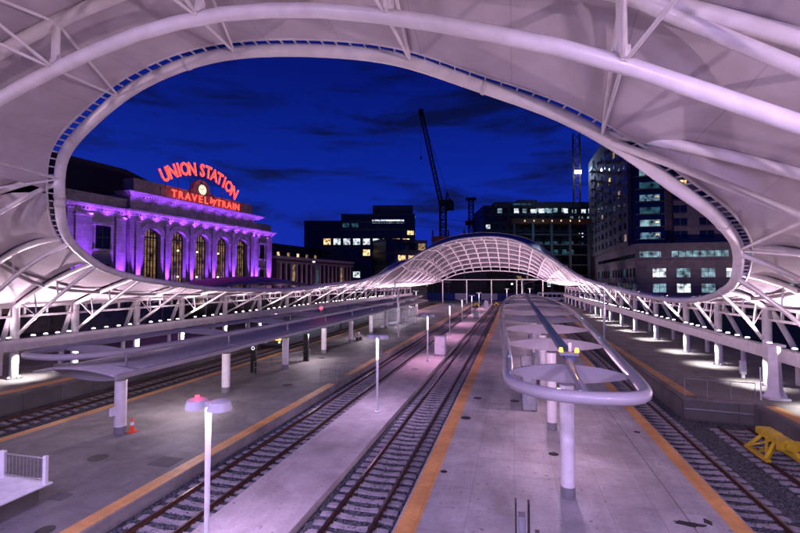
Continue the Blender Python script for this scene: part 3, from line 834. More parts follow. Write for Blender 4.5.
rg2 = [(12.9, 2.9)] + rgt[2:]
while y < 101:
    xl, xr = ax(lft, y) + 0.1, ax(rg2, y) - 0.1
    xm = (xl + xr) / 2
    n = 14; up = []; dn = []
    for j in range(n + 1):
        t = j / n; x = xl + (xr - xl) * t; q = 1 - (2 * t - 1) ** 2
        up.append((x, y, ZT - 0.06 + 0.28 * q)); dn.append((x, y, ZT - 0.18 - 0.24 * q))
    mb = MB(); mb.extr(up + dn[::-1], (0, 0.12, 0)); mb.build('fin', M['fin'], cc)
    # shallow vaulted roof sheet behind each fin (not on the first open bays)
    if y > 58:
        rows = []
        for dy in (0.13, 1.2, 2.6, 4.2):
            rows.append([(xl + (xr - xl) * j / 10, y + dy, ZT - 0.04 + (0.30 - dy * 0.05) * (1 - (2 * j / 10 - 1) ** 2)) for j in range(11)])
        MB().grid(rows).build('roof_sheet', M['fin'], cc, smooth=True, solid=0.03)
    xc = 1.8 + (y - 16.4) * 0.008
    if k % 1 == 0:
        mb = MB(); mb.cyl((xc, y + 0.35, ZC + 0.38), 0.24, ZT - 0.55 - ZC - 0.38, 24); mb.build('column', M['steel'], cc, smooth=True)
        MB().cyl((xc, y + 0.35, ZC), 0.25, 0.38, 24).build('column_base', M['grey'], cc, smooth=True)
    y += 7.3 if k == 0 else 7.6; k += 1
# spine: tube over the first bay, box further on
sp = [(1.9, 12.9, ZT), (1.86, 14.8, ZT + 0.12), (1.85, 16.4, ZT + 0.32)]
MB().tube(spline(sp, 6), 0.12, 12).build('spine_tube', M['tube'], cc, smooth=True)
MB().bar((1.9, 16.55, ZT + 0.42), (2.4, 102, ZT + 0.42), 0.34, 0.2).build('spine_box', M['spine'], cc)
mb = MB(); mb.box((1.86, 16.5, ZT + 0.58), (0.62, 0.3, 0.1)); mb.build('beacon_bracket', M['grey'], cc)
for dx in (-0.26, 0.26):
    mb = MB(); mb.cyl((1.86 + dx, 16.5, ZT + 0.64), 0.08, 0.14, 12, 0.05); mb.build('beacon', M['e_amber'], cc, smooth=True)
MB().box((1.95, 17.0, ZT + 0.72), (0.1, 0.1, 0.35)).build('beacon_camera', M['whitep'], cc)
light('POINT', (1.9, 16.3, ZT + 0.95), 6, (1, 0.45, 0.08), size=0.05)
for y in (19.8, 27, 41, 56, 72, 88): light('POINT', (1.9, y, ZT - 1.0), 380, (1.0, 0.62, 0.92), size=0.15, name='canopy_lamp')

# --- left canopy
lc = thing('platform_canopy', (-20, 18.5, ZL), 'long canopy with dark roof and looping grey tube over the left platform', 'canopy', 'low platform canopies')
ZT = 4.5
loop = [(-19.1, 22, ZT), (-19.2, 40, ZT), (-19.9, 75, ZT), (-21, 104, ZT), (-24.2, 104, ZT), (-24.0, 75, ZT), (-23.6, 40, ZT), (-23.7, 22, ZT), (-23.6, 17.6, ZT), (-22.6, 16.5, ZT), (-20.2, 17.2, ZT)]
MB().tube(spline(loop, 10, True), 0.16, 14, True).build('edge_tube', M['tube'], lc, smooth=True)
# roof deck: long slightly arched sheet below the tube
rows = []
for y in [17.3 + i * (104 - 17.3) / 30 for i in range(31)]:
    sh = -0.018 * max(0, y - 25)
    rows.append([(-23.5 + sh + 5.2 * j / 8, y, 3.55 + 0.28 * (1 - (2 * j / 8 - 1) ** 2)) for j in range(9)])
MB().grid(rows).build('roof_deck', M['roofpan'], lc, smooth=True, solid=0.1)
mb = MB()
P = [(-18.25 - 0.018 * max(0, y - 25), y, 3.56) for y in (17.2, 25, 60, 104)]
for a, b in zip(P, P[1:]): mb.bar(a, b, 0.14, 0.22)
mb.build('fascia', M['tube'], lc)
y = 18.5; k = 0
while y < 104:
    sh = -0.018 * max(0, y - 25)
    up = []; dn = []
    for j in range(15):
        t = j / 14; x = -23.7 + sh + 5.4 * t; q = 1 - (2 * t - 1) ** 2
        up.append((x, y, 3.72 + 0.12 * q)); dn.append((x, y, 3.40 - 0.42 * q))
    MB().extr(up + dn[::-1], (0, 0.14, 0)).build('fin', M['fin'], lc)
    up = []; dn = []
    for j in range(15):
        t = j / 14; x = -23.5 + sh + 4.2 * t; q = 1 - (2 * t - 1) ** 2
        up.append((x, y + 0.5, ZT + 0.02 + 0.2 * q)); dn.append((x, y + 0.5, ZT - 0.1 - 0.1 * q))
    MB().extr(up + dn[::-1], (0, 0.1, 0)).build('fin', M['fin'], lc)
    for x in (-19.25, -23.4): MB().cyl((x + sh, y + 0.25, 3.6), 0.06, ZT - 3.6, 8).build('bracket', M['grey'], lc, smooth=True)
    xc = -19.35 + sh
    MB().cyl((xc, y + 0.07, ZL + 0.38), 0.28, 3.1 - ZL - 0.38, 24).build('column', M['steel'], lc, smooth=True)
    MB().cyl((xc, y + 0.07, ZL), 0.29, 0.38, 24).build('column_base', M['grey'], lc, smooth=True)
    y += 8.6; k += 1
MB().box((-20.05 + 0.62, 18.2, 1.6), (0.12, 0.3, 0.4)).build('junction_box', M['whitep'], lc)
# inspection light and red beacon on its top
mb = MB(); mb.cyl((-21.0, 46.5, ZT + 0.45), 0.20, 0.3, 12, 0.12); mb.build('beacon', M['e_red'], lc, smooth=True)
MB().cyl((-21.0, 46.5, ZT + 0.1), 0.1, 0.36, 8).build('beacon_post', M['grey'], lc)
light('POINT', (-21.0, 46.3, ZT + 1.1), 14, (1, 0.02, 0.08), size=0.1)
for y in (22.5, 40, 57, 74, 91): light('POINT', (-18.6 - 0.018 * max(0, y - 25), y, 2.9), 460, (1, 0.80, 0.92), size=0.15, name='canopy_lamp')
for y in (75, 84, 93): MB().box((-21.6, y, 4.2), (1.5, 4.5, 0.6)).build('roof_hatch', M['roofpan'], lc, bevel=0.03)

# ================================================================== LAMP POSTS ON THE SERVICE PATH
def lamp_post(x, y, label, z0=ZS, H=4.55, red=False, e=120):
    t = thing('lamp_post', (x, y, z0), label, 'lamp post', 'glowing lamp posts on the service path')
    MB().cyl((x, y, z0), 0.16, 0.05, 16).cyl((x, y, z0 + 0.05), 0.062, H - 0.15 - (0.55 if y < 20 else 1.3), 16, 0.08).build('pole', M['whitep'], t, smooth=True)
    gh = 0.55 if y < 20 else 1.3
    MB().cyl((x, y, z0 + H - 0.12 - gh), 0.082, gh, 16, 0.095).build('painted_pole_glow', M['e_lamp'], t, smooth=True)  # emission on the pole top stands in for the heads' light falling on it
    for q in (-0.16, 0.16): light('SPOT', (x + q, y - 0.30, z0 + H - 0.2), 11, (0.86, 0.74, 1.0), (x, y, z0 + 2.2), 0.05, 60, 0.9, 'pole_graze')
    mb = MB()
    for dx in (-0.36, 0.36):
        mb.tube([(x + dx, y, z0 + H - 0.16), (x + dx, y, z0 + H + 0.06), (x + dx, y, z0 + H + 0.10)], [0.33, 0.27, 0.18], 20)
    mb.box((x, y, z0 + H - 0.02), (0.4, 0.12, 0.12))
    mb.build('lamp_head', M['cabinet'], t, smooth=True)
    if red:
        MB().cyl((x - 0.36, y, z0 + H + 0.11), 0.06, 0.07, 12).build('red_light', M['e_red'], t, smooth=True)
        light('POINT', (x - 0.36, y, z0 + H + 0.26), 5, (1, 0.01, 0.04), size=0.05)
    light('SPOT', (x, y + 0.05, z0 + H - 0.25), e * (13.0 if y < 35 else 17.0), (0.78, 0.54, 1.0) if y < 35 else (1.0, 0.47, 0.86), (x, y, 0), 0.25, 150, 0.7, 'lamp_light')
    return t
lamp_post(-8.1, 10.6, 'nearest lamp post, twin shallow heads with a small red light on the left one', red=True)
names = ['second nearest lamp post, standing alone on the pale path between the tracks', 'third lamp post along the pale path, nearer than the tall grey cabinet', 'fourth lamp post along the path, just beyond the tall grey cabinet',
         'fifth lamp post along the path, before the low dark cabinet', 'sixth lamp post along the path', 'seventh lamp post, the farthest on the path before the tracks end']
for (x, y), nm in zip([(-8.0, 25.9), (-8.15, 43), (-8.6, 62), (-9.1, 82), (-9.3, 104), (-9.4, 128)], names): lamp_post(x, y, nm)
# lamps beyond the buffers and on the left platform
for (x, y, nm) in ((-24.2, 112, 'tall lamp post with glowing pole top beyond the left canopy end'), (-2.0, 150, 'small far lamp post standing left of the end of the centre platform'), (5.5, 158, 'small far lamp post behind the centre canopy tip')):
    lamp_post(x, y, nm, 0.4, 5.2)['group'] = 'far lamp posts'

# ================================================================== SMALL PLATFORM THINGS
def cover(x, y, z, r, label, square=False):
    r *= 0.66 if not square else 0.9
    mb = MB()
    if square: mb.box((x, y, z + 0.005), (r * 2, r * 1.7, 0.012))
    else: mb.cyl((x, y, z - 0.002), r, 0.012, 24)
    tag(mb.build('manhole_cover' if not square else 'access_cover', M['iron'] if not square else M['patch']), label, 'cover', 'covers set in the paving')
def gp(px, py, z):
    """ground point seen at (px,py) on level z"""
    p1 = bearing(px, py, 1.0); d = p1 - Vector((0, 0, CAMZ)); return Vector((0, 0, CAMZ)) + d * ((z - CAMZ) / d.z)
for px, py, z, r, nm in ((465.8, 417.8, ZC, 0.42, 'dark round cover beside the yellow edge of the centre platform'), (477.6, 398, ZC, 0.40, 'dark round cover a little farther than the one by the yellow edge, centre platform'),
        (514.7, 401, ZC, 0.42, 'dark round cover just before the centre canopy tube'), (443.9, 471.5, ZC, 0.20, 'smallest dark cover on the near centre platform'),
        (553.6, 454, ZC, 0.32, 'round cover by the nearest centre canopy column'), (97.9, 457.6, ZL, 0.60, 'large round cover on the left platform near the first column'),
        (415, 369, ZS, 0.5, 'dark round cover on the service path near the third lamp'), (287.6, 385, ZL, 0.55, 'round cover on the left platform between two columns'), (45.5, 530, ZL, 0.4, 'round cover at the bottom left corner of the left platform'),
        (322, 358, ZL, 0.55, 'round cover on the left platform beside the handrail'), (696, 372, ZH, 0.4, 'round cover on the right high platform'), (712, 380, ZH, 0.38, 'round cover nearest the wall on the right high platform')):
    p = gp(px, py, z); cover(p.x, p.y, z, r, nm)
for px, py, z, r, nm in ((60.7, 496.4, ZL, 0.33, 'small square cover near the white ramp'), (166, 461.5, ZL, 0.6, 'large square dark cover beside the left yellow edge')):
    p = gp(px, py, z); cover(p.x, p.y, z, r, nm, True)

# oil stains as thin irregular patches
def stain(px, py, z, a, b, nm):
    p = gp(px, py, z); poly = []
    for j in range(18):
        an = j * math.pi / 9; k = random.uniform(0.7, 1.2); poly.append((p.x + a * k * math.cos(an), p.y + b * k * math.sin(an)))
    tag(MB().prism(poly, z + 0.001, z + 0.006).build('oil_stain', M['iron']), nm, 'stain')
stain(690, 524, ZC, 0.42, 0.16, 'long dark oil stain beside the near right yellow strip')
stain(708, 522, ZC, 0.14, 0.20, 'small dark oil spot just right of the long stain')
stain(637, 432, ZC, 0.16, 0.16, 'small dark spot on the platform right of the round column')

# traffic cone
p = gp(132, 432, ZL); t = thing('traffic_cone', p, 'small orange traffic cone with white band beside the first left column', 'traffic cone')
MB().box((p.x, p.y, p.z + 0.02), (0.38, 0.38, 0.04)).cyl((p.x, p.y, p.z + 0.04), 0.13, 0.72, 16, 0.03).build('cone', M['orange'], t, smooth=True)
MB().cyl((p.x, p.y, p.z + 0.36), 0.094, 0.16, 16, 0.073).build('white_band', M['whitep'], t, smooth=True)

# buffer stops
def buffer_stop(x, y, label, g=1.45):
    t = thing('buffer_stop', (x, y, 0.17), label, 'buffer stop', 'yellow buffer stops')
    mb = MB()
    for s in (-1, 1):
        rx = x + s * g / 2
        mb.bar((rx, y - 1.2, 0.24), (rx, y + 1.2, 0.24), 0.22, 0.14)
        for yy in (-0.9, 0.9): mb.bar((rx + s * 0.02, y + yy * 1.15, 0.28), (x + s * 0.24, y + yy * 0.75, 1.05), 0.16, 0.16)
        mb.bar((rx, y - 1.0, 0.3), (x + s * 0.24, y + 0.2, 1.0), 0.12, 0.12)
        mb.bar((rx, y + 1.0, 0.3), (x + s * 0.24, y - 0.2, 1.0), 0.08, 0.08)
    mb.build('frame', M['bufyel'], t)
    mb = MB(); mb.box((x, y, 1.18), (0.62, 2.5, 0.34)); mb.box((x, y - 1.28, 1.12), (0.9, 0.10, 0.5)); mb.box((x, y + 0.4, 1.38), (0.5, 1.3, 0.08))
    mb.build('top_beam', M['bufyel'], t, bevel=0.02)
    MB().tube([(x, y - 1.33, 1.15), (x, y - 1.6, 1.15), (x, y - 1.62, 1.15)], [0.09, 0.09, 0.2], 14).build('buffer_head', M['bufyel'], t, smooth=True)
    for s in (-1, 1): MB().bar((x + s * g / 2, y - 0.2, 0.6), (x - s * g / 2, y - 0.2, 0.45), 0.06, 0.06).build('cross_tie', M['bufyel'], t)
    return t
b0 = buffer_stop(11.5, 24.1, 'large yellow steel buffer stop on the short track at the right')
b0.scale = (0.96, 0.80, 0.86)
dup(b0, (-5.29, 147, 0.17), 'far yellow buffer stop ending the track beside the centre platform')
dup(b0, (-11.25, 143, 0.17), 'far yellow buffer stop ending the track beside the left platform')

# boarding ramp block with railing, bottom left
t = thing('boarding_ramp', (-17.5, 9, ZL), 'raised white boarding ramp with a railing at the bottom left of the left platform', 'ramp')
MB().box((-19.0, 6.6, 0.98), (6.2, 11.8, 0.06)).build('deck', M['whitep'], t, bevel=0.01)
MB().box((-19.1, 6.5, 0.66), (5.9, 11.4, 0.56)).build('plinth', M['conc_wall'], t)
MB().box((-16.0, 12.3, 1.49), (0.14, 0.10, 0.98)).build('post', M['whitep'], t)
MB().box((-18.0, 12.3, 1.49), (0.22, 0.10, 0.98)).build('post', M['whitep'], t)
mb = MB(); mb.bar((-16.0, 12.3, 1.88), (-22, 12.3, 1.88), 0.04, 0.04); mb.bar((-16.0, 12.3, 1.15), (-22, 12.3, 1.15), 0.03, 0.03)
for i in range(1, 34): mb.box((-16.0 - i * 0.17, 12.3, 1.5), (0.016, 0.016, 0.72))
mb.build('railing', M['galv'], t)

# handrails on the left platform
def handrail(a, b, z, label, n=4, h=1.0, glass=False, grp='handrails along the platforms', mid=True):
    a = Vector((a[0], a[1], z)); b = Vector((b[0], b[1], z))
    t = thing('handrail', a, label, 'handrail', grp)
    mb = MB(); up = Vector((0, 0, h))
    mb.tube([a + up, b + up], 0.025, 8)
    if mid: mb.tube([a + up * 0.5, b + up * 0.5], 0.018, 6)
    mb.build('rail_bar', M['galv'], t, smooth=True)
    for i in range(n):
        p = a.lerp(b, i / (n - 1)); MB().cyl(tuple(p), 0.022, h, 8).build('post', M['galv'], t, smooth=True)
    return t
handrail((-20.9, 33.0), (-19.3, 40.2), ZL, 'long slanting handrail between two left platform columns', 5)
handrail((-14.3, 31.6), (-13.0, 31.8), ZL, 'short handrail at the near end of the gap in the left yellow edge', 3)
handrail((-14.3, 34.4), (-13.0, 34.4), ZL, 'short handrail at the far side of the first gap in the left yellow edge', 3)
handrail((-14.4, 43.4), (-12.98, 43.4), ZL, 'short handrail at the second gap in the left yellow edge', 3)
handrail((9.95, 30.35), (13.4, 29.9), ZH, 'slim railing with tall posts on top of the concrete end wall', 4, 1.05, mid=False)
MB_ = MB(); MB_.cyl((13.9, 30.4, ZH), 0.04, 1.9, 8)
tag(MB_.build('slim_post', M['whitep'], smooth=True), 'slim white post between the end wall railing and the white pylon', 'post')

# totems
def totem(x, y, z, h, label, wht=True):
    t = thing('information_totem', (x, y, z), label, 'totem', 'black information totems')
    MB().box((x, y, z + h / 2), (0.5, 0.2, h)).build('panel', M['black'], t, bevel=0.02)
    MB().cyl((x, y, z - 0.0), 0.2, 0.05, 12).build('foot', M['grey'], t)
    if wht:
        mb = MB(); P = [(x + 0.13 * math.cos(a * math.pi / 8), y - 0.112, z + h - 0.42 + 0.13 * math.sin(a * math.pi / 8)) for a in range(16)]
        mb.tube(P, 0.022, 6, True); mb.build('round_emblem', M['e_lamp'], t)
p = gp(253.5, 373, ZL); totem(p.x, p.y, ZL, 2.5, 'black information totem with a small round white emblem under the left canopy, nearer one')
p = gp(306, 361, ZL); totem(p.x, p.y, ZL, 2.6, 'plain black totem under the left canopy, farther one', False)
# gauge posts at the very bottom
t = thing('sign_back', (0.30, 11.1, ZC), 'grey sign panel edge with two black blades at the bottom of the centre platform', 'sign')
MB().box((0.16, 11.1, ZC + 1.0), (0.16, 0.28, 2.0)).build('panel', M['grey'], t, bevel=0.01)
MB().box((0.02, 11.05, ZC + 1.17), (0.035, 0.22, 2.34)).build('blade', M['black'], t)
MB().box((0.31, 11.0, ZC + 1.18), (0.05, 0.24, 2.36)).build('blade', M['black'], t)
MB().box((0.50, 10.9, ZC + 0.86), (0.10, 0.3, 1.72)).build('lower_blade', M['black'], t)

# cabinets
def cabinet(x, y, z, w, d, h, label):
    t = thing('equipment_cabinet', (x, y, z), label, 'cabinet', 'equipment cabinets on the service path')
    MB().box((x, y, z + h / 2 + 0.06), (w, d, h - 0.12)).build('body', M['cabinet'], t, bevel=0.03)
    MB().box((x, y, z + 0.04), (w + 0.06, d + 0.06, 0.08)).build('plinth', M['grey'], t)
    MB().box((x, y, z + h + 0.02), (w + 0.1, d + 0.1, 0.06)).build('lid', M['cabinet'], t)
    mb = MB(); mb.box((x - w * 0.02, y - d / 2 - 0.008, z + h / 2), (w * 0.86, 0.02, h * 0.8)); mb.build('door', M['cabinet'], t)
    MB().box((x + w * 0.3, y - d / 2 - 0.03, z + h * 0.5), (0.04, 0.03, 0.18)).build('handle', M['black'], t)
cabinet(-7.55, 47.2, ZS, 1.1, 1.1, 2.0, 'tall pale grey equipment cabinet on the service path beside the track')
cabinet(-7.7, 96, ZS, 1.1, 1.4, 1.5, 'low dark equipment cabinet farther along the service path')
cabinet(-7.4, 128, ZS, 1.0, 1.0, 2.2, 'farthest upright equipment cabinet before the buffers')
# junction box on the right platform column
MB_ = MB(); MB_.box((15.85, 37.0, ZH + 0.75), (0.32, 0.35, 0.95)); MB_.box((15.85, 37.0, ZH + 0.14), (0.2, 0.2, 0.27))
tag(MB_.build('utility_box', M['whitep'], bevel=0.02), 'white utility box standing against a right platform column', 'box')

# wind shelters (glass)
def shelter(x0, x1, y0, y1, z, h, label):
    t = thing('glass_shelter', ((x0 + x1) / 2, (y0 + y1) / 2, z), label, 'shelter', 'glass shelters under the canopies')
    for (a, b) in (((x0, y0), (x1, y0)), ((x1, y0), (x1, y1)), ((x1, y1), (x0, y1)), ((x0, y1), (x0, y0))):
        MB().bar((a[0], a[1], z + h / 2 + 0.05), (b[0], b[1], z + h / 2 + 0.05), 0.02, h - 0.1).build('glass_pane', M['glass'], t)
    mb = MB()
    ny = max(2, int((y1 - y0) / 2) + 1); nx = max(2, int((x1 - x0) / 2) + 1)
    for i in range(ny):
        y = y0 + (y1 - y0) * i / (ny - 1)
        for x in (x0, x1): mb.box((x, y, z + h / 2), (0.07, 0.07, h))
    for i in range(1, nx - 1):
        for y in (y0, y1): mb.box((x0 + (x1 - x0) * i / (nx - 1), y, z + h / 2), (0.06, 0.06, h))
    for zz in (0.05, h * 0.5, h):
        mb.bar((x0, y0, z + zz), (x0, y1, z + zz), 0.06, 0.06); mb.bar((x1, y0, z + zz), (x1, y1, z + zz), 0.06, 0.06)
        mb.bar((x0, y0, z + zz), (x1, y0, z + zz), 0.055, 0.055); mb.bar((x0, y1, z + zz), (x1, y1, z + zz), 0.055, 0.055)
    mb.build('frame', M['grey'], t)
    MB().box(((x0 + x1) / 2, (y0 + y1) / 2, z + 0.3), ((x1 - x0) * 0.25, (y1 - y0) * 0.6, 0.45)).build('bench', M['grey'], t, bevel=0.03)
shelter(-22.6, -17.6, 70, 82, ZL, 2.9, 'large glass waiting shelter under the far part of the left canopy')
shelter(0.5, 1.25, 27, 33, ZC, 2.2, 'narrow glass windscreen between columns under the centre canopy')
light('POINT', (-20, 76, 2.9), 120, (1, 0.92, 0.9), size=0.2, name='shelter_lamp')
# hanging line sign under centre canopy
t = thing('hanging_sign', (0.75, 23, 4.0), 'small black hanging sign under the centre canopy left of the second column', 'sign')
MB().box((0.95, 23.2, 3.75), (1.1, 0.12, 0.26)).build('panel', M['black'], t)
for dx in (-0.4, 0.4): MB().cyl((0.95 + dx, 23.2, 3.88), 0.02, 0.75, 6).build('hanger', M['grey'], t)

# bench with a seated person under the left canopy
def bench(x, y, z, label):
    t = thing('bench', (x, y, z), label, 'bench', 'benches under the left canopy')
    MB().box((x, y, z + 0.45), (0.5, 1.8, 0.06)).build('seat', M['grey'], t)
    MB().box((x - 0.26, y, z + 0.72), (0.05, 1.8, 0.4)).build('backrest', M['grey'], t)
    for d in (-0.7, 0.7): MB().box((x, y + d, z + 0.21), (0.4, 0.08, 0.42)).build('leg', M['black'], t)
    return t
pb = gp(359, 340, ZL)
bench(pb.x, pb.y, ZL, 'dark metal bench with a seated person, left platform')
def seated_person(x, y, z, label):
    t = thing('person', (x, y, z), label, 'person')
    V = [(0, 0, .55), (0, 0, .72), (0.0, 0, .98), (0.02, 0, 1.08), (0.05, 0, 1.20), (0.05, 0, 1.30),
         (0.02, .19, .98), (0.12, .24, .74), (0.32, .14, .62), (0.02, -.19, .98), (0.12, -.24, .74), (0.32, -.14, .62),
         (0.05, .10, .53), (0.48, .12, .53), (0.50, .12, .10), (0.62, .12, .05), (0.05, -.10, .53), (0.48, -.12, .53), (0.50, -.12, .10), (0.62, -.12, .05)]
    E = [(0, 1), (1, 2), (2, 3), (3, 4), (4, 5), (2, 6), (6, 7), (7, 8), (2, 9), (9, 10), (10, 11), (0, 12), (12, 13), (13, 14), (14, 15), (0, 16), (16, 17), (17, 18), (18, 19)]
    Rd = [.16, .15, .15, .06, .09, .08, .07, .055, .035, .07, .055, .035, .09, .07, .05, .04, .09, .07, .05, .04]
    me = bpy.data.meshes.new('body'); me.from_pydata(V, E, [])
    bm = bmesh.new(); bm.from_mesh(me); sl = bm.verts.layers.skin.verify(); bm.verts.ensure_lookup_table()
    for v_, r in zip(bm.verts, Rd): v_[sl].radius = (r, r)
    bm.verts[0][sl].use_root = True; bm.to_mesh(me); bm.free()
    me.materials.append(M['cloth'])
    o = bpy.data.objects.new('body', me); COL.objects.link(o); o.parent = t; o.location = (0, 0, 0); ROOTLOC[o.name] = Vector((x, y, z))
    o.modifiers.new('skin', 'SKIN'); sb = o.modifiers.new('sub', 'SUBSURF'); sb.levels = 1; sb.render_levels = 1
    MB().tube([(x + .04, y, z + 1.14), (x + .04, y, z + 1.25), (x + .03, y, z + 1.36), (x + .03, y, z + 1.40)], [.07, .115, .10, .03], 12).build('hair', M['cloth2'], t, smooth=True)
    return t
seated_person(pb.x - 0.02, pb.y - 0.2, ZL, 'seated person in a pale coat on the bench under the left canopy')

# ================================================================== CATENARY / GANTRY POLES
def gantry(x, y, z0, h, arm, label, arm_dir=1):
    t = thing('catenary_pole', (x, y, z0), label, 'pole', 'catenary poles with cantilever arms')
    MB().cyl((x, y, z0), 0.14, h, 12).build('pole', M['galv'], t, smooth=True)
    MB().tube([(x, y, z0 + h - 0.15), (x + arm_dir * arm, y, z0 + h - 0.1)], 0.07, 8).build('cantilever_arm', M['galv'], t, smooth=True)
    MB().tube([(x, y, z0 + h - 1.4), (x + arm_dir * arm * 0.55, y, z0 + h - 0.25)], 0.04, 8).build('stay', M['galv'], t, smooth=True)
gantry(9.2 + 1.2, 57, ZH, 5.6, 7.5, 'grey catenary pole at the right platform edge with arm reaching left over the centre canopy', -1)
gantry(-15.5, 60, ZL, 6.4, 6.5, 'grey catenary pole rising through the left canopy', -1)
gantry(-24.5, 92, ZL, 7.6, 12, 'grey catenary pole under the left flank of the far arch', 1)
gantry(2.0, 108, ZC, 8.2, 8, 'grey catenary pole beyond the tip of the centre canopy', 1)
# wires
mb = MB()
for x, z in ((-27.9, 6.2), (7.87, 6.0)):
    P = [Vector((x, 20 + i * 4, z + 0.25 * (1 - math.cos(i * 0.5)) / 2)) for i in range(34)]
    mb.tube(P, 0.012, 5)
tag(mb.build('overhead_wire', M['black']), 'thin overhead contact wires above the outer tracks', 'wire')

# ================================================================== TRAIN ON THE FAR LEFT TRACK
t = thing('train', (-27.9, 60, 0.17), 'dark blue grey passenger train standing at the far left platform, amber light at its nose', 'train')
def xsec(w, z0, z1, y): return [(-27.9 - w, y, z0), (-27.9 + w, y, z0), (-27.9 + w, y, z1 - 0.5), (-27.9 + w * 0.7, y, z1), (-27.9 - w * 0.7, y, z1), (-27.9 - w, y, z1 - 0.5)]
for a, b in ((48, 66), (66.6, 86)):
    MB().extr(xsec(1.45, 0.35, 4.1, a), (0, b - a, 0)).build('car_body', M['train'], t, bevel=0.1)
    mb = MB()
    yy = a + 1.2
    while yy < b - 1.6: mb.box((-26.44, yy + 0.6, 1.5), (0.03, 1.3, 0.75)); yy += 1.6
    mb.build('window_band', M['e_teal'], t)
    mb = MB()
    for q in (a + 2, a + 4.2, b - 4.2, b - 2):
        for s in (-0.75, 0.75): mb.tube([(-27.9 + s - 0.07, q, 0.62), (-27.9 + s + 0.07, q, 0.62)], 0.42, 20)
    mb.build('wheel_set', M['iron'], t, smooth=True)
MB().box((-27.9, 47.96, 2.6), (2.3, 0.06, 1.1)).build('windscreen', M['darkglass'], t)
MB().box((-27.4, 47.93, 1.25), (1.2, 0.08, 0.34)).build('amber_display', M['e_amber'], t)
for s in (-0.9, 0.9): MB().tube([(-27.9 + s, 47.98, 0.85), (-27.9 + s, 47.9, 0.85)], 0.12, 12).build('headlight', M['e_lamp'], t)

